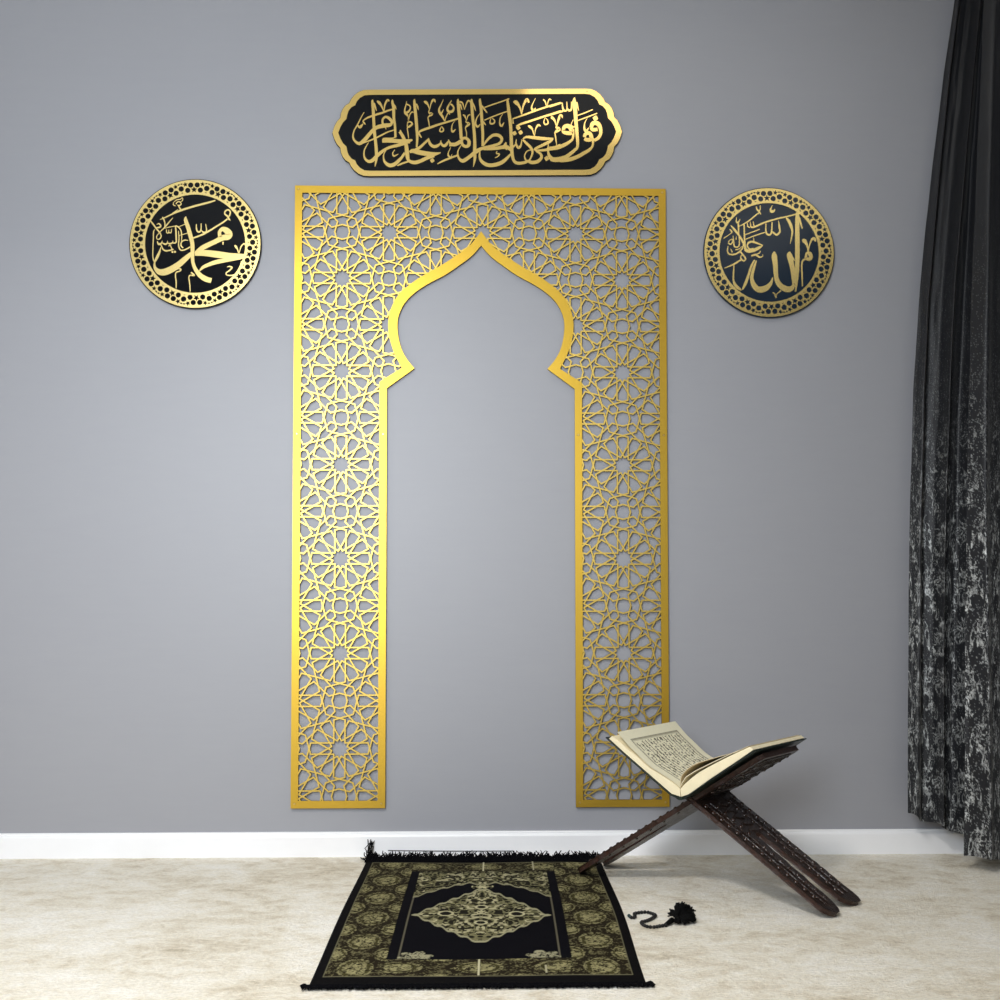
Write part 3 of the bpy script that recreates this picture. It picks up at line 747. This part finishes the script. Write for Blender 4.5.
o = mb.build('fringe', mfr); reparent_keep(o, rug); o['kind'] = 'stuff'
mb = fringe(FL+np.array([-.004,.004]), FR+np.array([.006,.004]), 700, .020, .004, -1, .005)
for (cx_, cy_, sg) in ((FL[0],FL[1],-1),(FR[0],FR[1],1)):
    for i in range(24):
        L = .006+.010*random.random(); a_ = random.uniform(-.9,.7)
        mb.tube([(cx_, cy_, .004),(cx_+sg*L*.6*math.cos(a_), cy_+L*.6*math.sin(a_), .008),(cx_+sg*L*math.cos(a_), cy_+L*math.sin(a_)*1.2, .004)], .0015, 4)
o = mb.build('fringe', mfr); reparent_keep(o, rug); o['kind'] = 'stuff'

# thin cord along the skirting
mcord = pbr('dark_cord', (.05,.05,.055), .5)
x0 = wall_pt(388, 850.5, -.005); x1 = wall_pt(513, 851, -.005)
mb = MB(); mb.tube([(x0[0]+(x1[0]-x0[0])*k/12, -.0042, x0[1]+(x1[1]-x0[1])*k/12-.0012*math.sin(k*PI/12)) for k in range(13)], .0014, 6)
o = mb.build('cord', mcord); tag(o, 'thin dark cord running along the white skirting behind the rug fringe', 'cord')

# ------------------------------------------------------------------ book stand
Cs = np.array([.5665,-.5015,0]); av = np.array([.6198,.78476,0]); bv = np.array([.78476,-.6198,0]); zv = np.array([0,0,1.])
HZ = .2490; TH = math.radians(33.4)
def ws(b_, t, z): return tuple(Cs+bv*b_+av*t+zv*z)
def wood(name, col, rough, bumpS=.5, dist=.004, scale=55):
    m, nt, b = mat_new(name)
    tc = nt.nodes.new('ShaderNodeTexCoord')
    vo = nt.nodes.new('ShaderNodeTexVoronoi'); vo.inputs['Scale'].default_value = scale; vo.feature = 'SMOOTH_F1'
    no = nt.nodes.new('ShaderNodeTexNoise'); no.inputs['Scale'].default_value = 18; no.inputs['Detail'].default_value = 3; no.inputs['Distortion'].default_value = 3
    nt.links.new(tc.outputs['Object'], no.inputs['Vector'])
    mixv = nt.nodes.new('ShaderNodeMix'); mixv.data_type = 'VECTOR'; mixv.inputs[0].default_value = .12
    nt.links.new(tc.outputs['Object'], mixv.inputs[4]); nt.links.new(no.outputs['Color'], mixv.inputs[5])
    nt.links.new(mixv.outputs[1], vo.inputs['Vector'])
    bp = nt.nodes.new('ShaderNodeBump'); bp.inputs['Strength'].default_value = bumpS; bp.inputs['Distance'].default_value = dist
    nt.links.new(vo.outputs['Distance'], bp.inputs['Height']); nt.links.new(bp.outputs[0], b.inputs['Normal'])
    cr = nt.nodes.new('ShaderNodeValToRGB'); cr.color_ramp.elements[0].color = (*[c*1.7 for c in col], 1); cr.color_ramp.elements[1].color = (*[c*.45 for c in col], 1)
    cr.color_ramp.elements[1].position = .7
    nt.links.new(vo.outputs['Distance'], cr.inputs[0]); nt.links.new(cr.outputs[0], b.inputs['Base Color'])
    b.inputs['Roughness'].default_value = rough; b.inputs['Specular IOR Level'].default_value = .5
    return m
mwood = wood('carved_dark_walnut', (.020,.009,.0055), .30, .9)
medge = wood('red_brown_edge', (.036,.0135,.008), .38, .5, .003, 90)
mstud = pbr('glossy_carved_stud', (.030,.012,.007), .16, spec=.7)
stand = empty('book_stand', (Cs[0], Cs[1], 0), 'dark carved wooden folding book stand crossed like an X on carpet', 'book stand')
def board(sign):                               # sign +1: legs to +b (right), top to -b
    th = TH if sign > 0 else math.radians(33.1)
    c, s_ = math.cos(th), math.sin(th)
    def PT(s, t, n):                           # s>0 up the board, n>0 upper face
        return ws(-sign*c*s + sign*s_*n, t, HZ + s_*s + c*n)
    def sc_(s): return .0045*abs(math.sin(s*PI/.030))
    FS = -.436 if sign > 0 else -.439; BS = FS+.004; U1 = .238
    loop = []
    # front edge, from the top down to the foot
    N = 46
    for i in range(N+1):
        s = U1-.012-(U1-.012-FS-.03)*i/N; loop.append((s, -.0035-(.014*max(0,s)/U1)+(.35*sc_(s) if s < -.03 else 0)))
    loop += [(FS+.018, .006), (FS+.008, .016), (FS+.001, .030), (FS, .042), (FS+.006, .053), (FS+.020, .060), (FS+.035, .064)]
    for i in range(0, 13):                     # slit, inner edge of the front leg going up
        s = FS+.04+(-.165-FS-.04)*i/12; k_ = 1-i/12.0; loop.append((s, .078-.014*k_+.002*math.sin(i*1.9)))
    loop.append((-.150, .093))
    for i in range(12, -1, -1):
        s = FS+.04+(-.165-FS-.04)*i/12; k_ = 1-i/12.0; loop.append((s, .112+.010*k_+.002*math.sin(i*2.1)))
    loop += [(FS+.030, .122), (FS+.014, .136), (FS+.002, .154), (FS-.004, .172), (FS-.004, .186), (FS+.006, .194), (FS+.022, .196)]
    for i in range(N+1):
        s = FS+.04+(U1-.012-FS-.04)*i/N; loop.append((s, .197+(.030*max(0,s)/U1)-(sc_(s) if s < -.03 else 0)))
    loop.append((U1, .215)); loop.append((U1, -.005))
    hT = .0065
    vl = [[Vector((p[0], p[1], 0)) for p in loop]]
    tris = tessellate_polygon(vl); n = len(loop)
    ins = []                                    # chamfered rim
    for i in range(n):
        p0, p1, p2 = loop[i-1], loop[i], loop[(i+1)%n]
        dx, dy = p2[0]-p0[0], p2[1]-p0[1]; L = math.hypot(dx, dy) or 1
        ins.append((p1[0]-dy/L*.0022*sgnA, p1[1]+dx/L*.0022*sgnA))
    vs = [PT(p[0], p[1], hT) for p in ins]+[PT(p[0], p[1], hT-.0025) for p in loop]+[PT(p[0], p[1], -hT+.0025) for p in loop]+[PT(p[0], p[1], -hT) for p in ins]
    fs = [tuple(t) for t in tris]+[tuple(3*n+i for i in reversed(t)) for t in tris]
    for r in range(3):
        for i in range(n): fs.append((r*n+i, r*n+(i+1)%n, (r+1)*n+(i+1)%n, (r+1)*n+i))
    me_mats = []
    mb = MB(); mb.add(vs, fs); ms = MB()
    # raised carving: rows of studs, beaded rails and leaf scrolls
    def stud(s, t, r, up=1, h=.8):
        cpt = Vector(PT(s, t, up*hT)); nrm = (Vector(PT(s, t, up*(hT+.01)))-cpt).normalized()
        tx = (Vector(PT(s+.01, t, up*hT))-cpt).normalized(); ty = nrm.cross(tx)
        vs_ = [cpt+nrm*r*h]
        for q, (rad, hh) in enumerate(((.55,.83),(.9,.42),(1.0,-.05))):
            for k in range(9):
                a_ = 2*PI*k/9; vs_.append(cpt+(tx*math.cos(a_)+ty*math.sin(a_))*r*rad+nrm*r*h*hh)
        fs_ = [(0, 1+k, 1+(k+1)%9) for k in range(9)]+[(1+q*9+k, 1+(q+1)*9+k, 1+(q+1)*9+(k+1)%9, 1+q*9+(k+1)%9) for q in range(2) for k in range(9)]
        ms.add(vs_, fs_)
    def rail(pts, r, up=1):
        mb.tube([PT(s, t, up*(hT+r*.2)) for s, t in pts], r, 6)
    s = -.035; 
    while s > FS+.045:
        stud(s, .0115, .0062); stud(s-.013, .052 if s < -.15 else .058, .0052); stud(s, .184, .0060); stud(s-.01, .136, .0050)
        s -= .0262
    for t in (.022, .044, .145, .172):
        rail([(-.03-(FS+.075)*-1*k/10*1.0 if False else -.03+(FS+.06)*k/10, t+.002*math.sin(k*2)) for k in range(11)], .0022)
    for k in range(9):                          # leaf scrolls on the flat part
        s0 = -.045-.013*k
        rail([(s0+.010*math.cos(a_*.6), .098+(.012+.0025*a_)*math.sin(a_)*(1 if k%2 else -1)) for a_ in [j*.5 for j in range(10)]], .0020)
    for leg in (.033, .158):
        for k in range(12):
            s0 = -.05-.028*k
            if s0 < FS+.05: break
            rail([(s0+.012*math.cos(a_), leg+.010*math.sin(a_)) for a_ in [j*.55*(1 if k%2 else -1) for j in range(9)]], .0022)
    # carving on the outer (lower) face of the top panel
    for up in (-1,):
        for k in range(7):
            stud(.055+.025*k, .012, .0050, up); stud(.055+.025*k, .195+.012*k/7, .0050, up)
            stud(-.06-.05*k, .012, .0042, up)
        for i in range(4):
            for j in range(5):
                sc0, tc0 = .065+.043*i, .045+.034*j
                rail([(sc0+.015*math.cos(a_)*(1-a_*.09), tc0+.014*math.sin(a_)*(1-a_*.09)) for a_ in [q*.6*(1 if (i+j)%2 else -1) for q in range(10)]], .0022, up)
        rail([(.045, .03), (.045,.19)], .003, up); rail([(.222,.03),(.222,.19)], .003, up)
        rail([(.045,.028),(.222,.022)], .003, up)
    n0 = len(mb.f); mb.add(ms.v, ms.f)
    o = mb.build('crossed_board', mwood); o.data.materials.append(medge); o.data.materials.append(mstud)
    for p in list(o.data.polygons)[n0:]: p.material_index = 2; p.use_smooth = True
    nt_ = len(tris)
    for i, p in enumerate(o.data.polygons):
        if 2*nt_ <= i < 2*nt_+3*n: p.material_index = 1
    bm = bmesh.new(); bm.from_mesh(o.data); bmesh.ops.recalc_face_normals(bm, faces=bm.faces); bm.to_mesh(o.data); bm.free()
    reparent_keep(o, stand)
    return o
sgnA = 1
board(1); board(-1)

# ------------------------------------------------------------------ open book
book = empty('open_book', ws(0, .1, .262), 'open book with cream pages of black script resting on the wooden stand', 'book')
mcover = pbr('dark_green_leather', (.006,.016,.013), .38, bump=.3, bscale=200)
mpaper = pbr('page_edges', (.86,.76,.52), .7, bump=.25, bscale=40, var=.10, stretch=(1,1,1))
mpage, _, _ = attr_mat('printed_paper', .7, .25)
T0, T1 = -.060, .272
def ext(name, poly, t0, t1, mat, smooth=False):   # polygon in (b,z) extruded along the spine
    mb = MB(); mb.prism([poly], t0, t1, fn=lambda p, q, y: ws(p, y, q))
    o = mb.build(name, mat); 
    bm = bmesh.new(); bm.from_mesh(o.data); bmesh.ops.recalc_face_normals(bm, faces=bm.faces); bm.to_mesh(o.data); bm.free()
    reparent_keep(o, book); return o
def sm(pts, k=5): return [tuple(p) for p in cr_smooth([list(p) for p in pts], k, [0, len(pts)-1])]
covL = [(-.010,.262),(-.030,.268),(-.096,.3135),(-.168,.3625),(-.222,.402)]
covR = [(.006,.262),(.026,.275),(.086,.3175),(.150,.361),(.203,.3975)]
def thick(line, th, sg):
    out = []
    for i, p in enumerate(line):
        a_, c_ = line[max(i-1,0)], line[min(i+1,len(line)-1)]
        dx, dz = c_[0]-a_[0], c_[1]-a_[1]; L = math.hypot(dx, dz)
        out.append((p[0]-dz/L*th*sg, p[1]+dx/L*th*sg))
    return out
cl = covL; clu = [(p[0]+.0024*.55, p[1]+.0024*.85) for p in cl]
o = ext('cover', cl+list(reversed(clu)), T0-.005, T1+.001, mcover)
cr_ = covR; cru = [(p[0]-.0024*.55, p[1]+.0024*.85) for p in cr_]
o = ext('cover', cr_+list(reversed(cru)), T0-.005, T1+.001, mcover)
ext('spine', [(-.013,.262),(-.006,.2585),(.003,.2585),(.009,.262),(.003,.266),(-.006,.266)], T0-.005, T1+.001, mcover)
# page blocks
blkL = [(-.003,.2665),(-.028,.2715),(-.094,.3165),(-.166,.3655),(-.214,.4000)]
topL = sm([(-.205,.4075),(-.180,.3925),(-.157,.3755),(-.128,.3575),(-.096,.3345),(-.068,.3210),(-.040,.3080),(-.020,.2975),(-.004,.286)])
ext('page_block', blkL[::1]+[tuple(p) for p in topL], T0, T1, mpaper)
blkR = [(.000,.2665),(.022,.2755),(.082,.3200),(.146,.3640),(.197,.4000)]
topR = sm([(.187,.4065),(.150,.3880),(.124,.3745),(.086,.3535),(.047,.3300),(.016,.3050),(-.003,.286)])
ext('page_block', blkR[::1]+[tuple(p) for p in topR], T0, T1, mpaper)
# left printed leaf
ctrl = sm([(-.190,.4190),(-.157,.3865),(-.132,.3665),(-.096,.3385),(-.068,.3240),(-.040,.3105),(-.020,.3000),(-.006,.2890)], 30)
ln = [0]
for p, q in zip(ctrl[:-1], ctrl[1:]): ln.append(ln[-1]+math.hypot(q[0]-p[0], q[1]-p[1]))
SW = ln[-1]
ns, ntt = 250, 360
sv = np.linspace(0, SW, ns); bx = np.interp(sv, ln, [p[0] for p in ctrl]); bz = np.interp(sv, ln, [p[1] for p in ctrl])
tv = np.linspace(T0+.002, T1-.002, ntt)
Sg, Tg = np.meshgrid(sv, tv)                 # (ntt, ns)
lift = .004*((Tg-T0)/(T1-T0))*(1-Sg/SW)
Pp = Cs[None,None,:]+bv[None,None,:]*np.interp(Sg, ln, [p[0] for p in ctrl])[...,None]+av[None,None,:]*Tg[...,None]+zv[None,None,:]*(np.interp(Sg, ln, [p[1] for p in ctrl])+lift)[...,None]
paper, ink = S(236,231,204), S(96,91,76)
Cp = np.ones((ntt, ns, 3))*paper*(.97+.05*vn(Sg*300, Tg*300, 3))[...,None]
s0, s1, t0_, t1_ = .030, SW-.016, T0+.034, T1-.032
def frame(inset, w, colr):
    global Cp
    a0, a1, b0, b1 = s0+inset, s1-inset, t0_+inset, t1_-inset
    ins_ = (Sg > a0) & (Sg < a1) & (Tg > b0) & (Tg < b1)
    ins2 = (Sg > a0+w) & (Sg < a1-w) & (Tg > b0+w) & (Tg < b1-w)
    Cp = np.where((ins_ & ~ins2)[..., None], colr, Cp)
frame(0, .0014, S(84,80,66)); frame(.0026, .0026, S(136,132,110)); frame(.0066, .0009, S(96,90,74))
nl = 15; pt_ = (t1_-t0_-.020)/nl
row = (Tg-t0_-.010)/pt_; ri = np.floor(row); rf = row-ri
intext = (Sg > s0+.011) & (Sg < s1-.011) & (row > 0) & (row < nl)
sw = vn(Sg*190+ri*31.7, ri*7.0+rf*2.2, 11); tall = vn(Sg*330+ri*13, ri*3+.5, 12)
base_ = (np.abs(rf-.38-.10*vn(Sg*150, ri*5.0, 13)) < .11) & (vn(Sg*210, ri*9.1, 14) > .30)
stem = (tall > .66) & (rf > .32) & (rf < .80)
desc = (vn(Sg*260, ri*4.4, 15) > .72) & (rf > .12) & (rf < .40)
dots = (vn(Sg*700, Tg*700, 16) > .80) & ((rf > .82) | (rf < .14))
txt = intext & (base_ | stem | desc | dots)
Cp = np.where(txt[..., None], ink+0*Cp, Cp)
o = grid_obj('printed_page', Pp, Cp, mpage); reparent_keep(o, book); o['label'] = 'left page printed with black script inside a ruled border'
# thin stack of lifted leaves on the right, arching up from the spine
arch = sm([(-.004,.288),(-.003,.309),(.004,.3250),(.022,.3420),(.042,.3540),(.075,.3665),(.124,.3830),(.147,.3900),(.182,.4075)], 6)
arch2 = thick(arch, .0011, -1)
o = ext('lifted_leaf', arch+list(reversed(arch2)), T0+.001, T1-.001, pbr('aged_leaf', (.70,.58,.36), .7, var=.04))
o['label'] = 'arched cream leaf over the right page block'
o = ext('lifted_leaf', [(-.005,.287),(.000,.300),(.012,.318),(.040,.3365),(.08,.3575),(.12,.378),(.155,.395),(.156,.3943),(.121,.3770),(.081,.3563),(.041,.3352),(.013,.3168),(.001,.299)], T0+.001, T1-.001, pbr('pale_leaf', (.82,.74,.55), .7, var=.04))

# ------------------------------------------------------------------ prayer beads
mbead = pbr('black_bead', (.003,.003,.004), .35, spec=.35)
mteal = pbr('dark_teal_bead', (.01,.035,.035), .25, spec=.6)
cB = floor_pt(655, 920)
beads = empty('prayer_beads', (cB[0], cB[1], 0), 'short S-shaped string of black prayer beads with a tassel on carpet', 'prayer beads')
path = [(629,917.5),(632,919.6),(635,918.6),(634.5,915.5),(640,914.2),(646,913.8),(651,915),(655.5,917.2),(651.5,920.5),(647,922.5),(641.5,924),(643.5,926.8),(648.5,928.6),(655,928.8),(661,927.6),(666,927.2)]
pw = [floor_pt(*p) for p in path]; pw = cr_smooth([list(p) for p in pw], 12, [0, len(pw)-1])
D_, acc = [0], 0
for p, q in zip(pw[:-1], pw[1:]): acc += math.hypot(q[0]-p[0], q[1]-p[1]); D_.append(acc)
nb = int(acc/.0082)
bead0 = None
for i in range(nb+1):
    s = acc*i/nb; x = float(np.interp(s, D_, [p[0] for p in pw])); y = float(np.interp(s, D_, [p[1] for p in pw]))
    if bead0 is None or i == 2:
        mb = MB(); mb.ball((0,0,0), .0043, (1,1,1), 12, 8); bo = mb.build('bead', mteal if i < 2 else mbead, smooth=True); src = bo
    else:
        bo = src.copy(); COL.objects.link(bo)
    bead0 = bo
    bo.parent = beads; bo.location = (x-cB[0], y-cB[1], .0043)
bpy.context.view_layer.update()
tx, ty = floor_pt(668, 926); ex, ey = floor_pt(681, 921)
mb = MB(); mb.tube([(pw[-1][0]-.004, pw[-1][1], .005),(tx,ty,.0065),((tx*2+ex)/3,(ty*2+ey)/3,.010)], [.003,.0055,.007], 10)
lobes = [(-.3,.25,.032),(.5,.5,.040),(1.2,.55,.036),(1.9,.35,.028),(.0,.1,.036),(-.9,.2,.026),(.9,.15,.040),(.3,1.1,.036),(1.3,1.0,.034),(-1.6,.1,.02)]
sx0, sy0 = tx*.35+ex*.65, ty*.45+ey*.55
for (a0, e0, L0) in lobes:
    for i in range(42):
        a_ = a0+random.gauss(0,.16); el = max(0, e0+random.gauss(0,.13)); L = L0*random.uniform(1.0, 1.3)
        d = Vector((math.cos(a_)*math.cos(el), math.sin(a_)*math.cos(el), math.sin(el)))
        p0 = Vector((sx0, sy0, .010)); p1 = p0+d*L*.55+Vector((random.gauss(0,.0015),random.gauss(0,.0015),.004)); p2 = p0+d*L
        p2.z = max(.003, p2.z-.004); p1.z = max(p1.z, .004)
        mb.tube([p0, p1, p2], [.0014,.0022,.0018], 5)
reparent_keep(mb.build('tassel', pbr('black_tassel_yarn', (.003,.003,.003), .75, spec=.1), smooth=True), beads)

# ------------------------------------------------------------------ curtains
mcur, nt, b = attr_mat('black_damask_cloth', .5, .45, .1, .25, 700)
at = [n for n in nt.nodes if n.type == 'ATTRIBUTE'][0]
sepr = nt.nodes.new('ShaderNodeSeparateColor'); nt.links.new(at.outputs['Color'], sepr.inputs[0])
mr_ = nt.nodes.new('ShaderNodeMapRange'); mr_.inputs['From Max'].default_value = .25; mr_.inputs['To Max'].default_value = .35
nt.links.new(sepr.outputs[1], mr_.inputs['Value']); nt.links.new(mr_.outputs[0], b.inputs['Metallic'])
def damask(u, v):
    W_, H_ = .190, .300
    cu = np.floor(u/W_); off = (np.mod(cu, 2))*H_/2
    U_ = np.abs(u-(cu+.5)*W_); V_ = np.mod(v+off, H_)
    w1 = .012*(vn(U_*60, V_*60, 31)-.5); Uw = U_+w1; Vw = V_+.012*(vn(U_*60+9, V_*60, 32)-.5)
    r = np.hypot(Uw, Vw-H_*.28); a = np.arctan2(Vw-H_*.28, Uw)
    out = (np.abs(r-.046*(.80+.20*np.cos(7*a))) < .0030)
    out |= (np.abs(r-.030*(.72+.28*np.cos(6*a+PI))) < .0035) | ((r < .012) & (r > .005))
    out |= (r < .046) & (np.abs(np.sin(6*a+r*90)) < .30) & (r > .016)
    r3 = np.hypot(Uw, (Vw-H_*.70)*.62); a3 = np.arctan2(Vw-H_*.70, Uw)
    out |= (np.abs(r3-.034*(.75+.25*np.cos(5*a3))) < .0030) | ((r3 < .030) & (np.abs(np.sin(4*a3+r3*150)) < .35))
    leaf = vn(Uw*52, Vw*40, 33); leaf2 = vn(Uw*95, Vw*80, 34)
    zone = (np.abs(Uw-.050-.026*np.sin(2*PI*V_/H_)) < .022)
    out |= zone & ((np.abs(leaf-.5) < .065) | (np.abs(leaf2-.45) < .07))
    out |= (~zone) & (U_ > .066) & (np.abs(leaf-.42) < .05)
    return out
def curtain(name, label, xl, xr, hem, yl, yr, nple, amp, uoff, seed, pc):
    nz, nuu = 1000, 330
    zt = 2.72
    vvv = np.linspace(0, 1, nz)[:, None].repeat(nuu, 1); uu = np.linspace(0, 1, nuu)[None, :].repeat(nz, 0)
    zb = hem[0]+(hem[1]-hem[0])*np.clip(uu*1.0, 0, 1)+.006*np.sin(uu*PI*2*nple)
    Zc = zt+(zb-zt)*vvv
    zl = np.linspace(0, 3, 61); Xl = np.interp(Zc, *xl); Xr = np.interp(Zc, *xr)
    ph = 2*PI*nple*(uu+.035*np.sin(uu*7+seed)+.03*np.sin(Zc*1.3+uu*9+seed))
    fold = np.sin(ph)+.22*np.sin(2.3*ph+seed+Zc*.6)
    am = amp*(.75+.35*vvv)
    Xc = Xl+(Xr-Xl)*uu+.006*np.sin(ph*1.0+PI/2)
    Yc = yl+(yr-yl)*uu-am*fold+.006*vn(uu*9, Zc*3, seed)+.003*vn(uu*25, Zc*9, seed+1)
    cloth = uu*(.55 if seed == 2 else 1.05)+uoff
    pat = damask(cloth, Zc)
    fadeP = np.clip((1.50-Zc)/.75, 0, 1)
    sp = vn(cloth*520, Zc*520, seed+3); sp2 = vn(cloth*130, Zc*130, seed+4)
    keep_ = (sp*.6+sp2*.4) > (.62-.34*fadeP)
    inten = np.where(pat & keep_ & (vn(cloth*800, Zc*700, seed+8) > .30), .22+.9*sp2*sp2+.15*sp, 0)*np.clip(fadeP*1.25, 0, 1)
    dust = ((sp > .86) & (Zc < 1.9))*.30*np.clip((2.0-Zc)/.8, 0, 1)
    I = np.maximum(inten, dust)
    bs = S(17,19,25); Cv = bs*(.8+.4*vn(cloth*200, Zc*40, seed+6))[..., None] + (S(pc,pc+3,pc+3)-bs)*I[..., None]
    P_ = np.stack([Xc, Yc, Zc], -1)
    o = grid_obj(name, P_, Cv, mcur)
    so = o.modifiers.new('thickness', 'SOLIDIFY'); so.thickness = .002; so.offset = 1
    return tag(o, label, 'curtain')
def edge_of(pxs, y):
    pts = sorted([(wall_pt(px, py, y)[1], wall_pt(px, py, y)[0]) for px, py in pxs])
    return [p[0] for p in pts], [p[1] for p in pts]
YA = -.055
eL = edge_of([(957,-60),(952,0),(941,75),(932,150),(923,230),(916,300),(910,390),(907.5,480),(905.5,560),(904.5,650),(904,812)], YA)
eM = edge_of([(1000,-60),(996,0),(986,150),(978,300),(972,480),(969,650),(968,838)], -.10)
curtain('curtain', 'left black damask curtain with shorter stepped hem against the grey wall', eL, eM, (wall_pt(908,812,YA)[1], wall_pt(966,838,-.12)[1]), YA-.01, -.115, 2.3, .024, .0, 2, 190)
eN = edge_of([(987,-60),(984,0),(978,150),(973,300),(970,480),(969.5,650),(969,862)], -.26)
xrr = ([0, 3], [1.80, 1.80])
curtain('curtain', 'front black damask curtain reaching nearest the carpet at the right edge', eN, xrr, (wall_pt(966,859,-.26)[1], wall_pt(1000,866,-.28)[1]-.01), -.25, -.30, 2.1, .030, .33, 5, 215)
# curtain rail, above the frame, that carries both curtains
mb = MB(); mb.tube([(1.18,-.10,2.735),(1.84,-.10,2.735)], .012, 12); mb.tube([(1.18,-.28,2.735),(1.84,-.28,2.735)], .012, 12)
for x in (1.25, 1.8): mb.box(x-.006, x+.006, -.29, WALL_Y, 2.745, 2.757); mb.box(x-.006,x+.006,-.29,-.09,2.757,2.78)
o = mb.build('curtain_rail', mscrew); tag(o, 'double brass curtain rail under the ceiling above the black curtains', 'curtain rail')

# ------------------------------------------------------------------ light
w = bpy.data.worlds.new('World'); sc.world = w; w.use_nodes = True
w.node_tree.nodes['Background'].inputs[0].default_value = (.75,.85,1,1); w.node_tree.nodes['Background'].inputs[1].default_value = 1.0
def area(name, loc, rot_, sx, sy, power, col, spread=180):
    l = bpy.data.lights.new(name, 'AREA'); l.shape = 'RECTANGLE'; l.size = sx; l.size_y = sy; l.energy = power; l.color = col; l.spread = math.radians(spread)
    o = bpy.data.objects.new(name, l); COL.objects.link(o); o.location = loc; o.rotation_euler = rot_; return o
area('window_daylight', ((WX0+WX1)/2, YR+.01, (WZ0+WZ1)/2), (PI/2, 0, 0), .94, 1.23, 41, (.86, .93, 1), 118)
area('added_sign_glint', (.75, -.95, ZC-.012), (0, 0, 0), 1.1, .5, 2.4, (1, .95, .86))  # added unseen panel, only there to brighten the right half of the sign
area('room_ceiling_light', (-.75, -2.9, ZC-.012), (0, 0, 0), .5, .5, 72, (1, .965, .92), 150)
area('added_medallion_glint', (1.53, -2.25, ZC-.012), (0, 0, 0), .5, 1.1, 2.2, (1, .97, .90))  # invented overhead source, placed to reflect in the right medallion
sc.view_settings.view_transform = 'Standard'; sc.view_settings.look = 'None'; sc.view_settings.gamma = 1; sc.view_settings.use_curve_mapping = False
sc.view_settings.exposure = 0
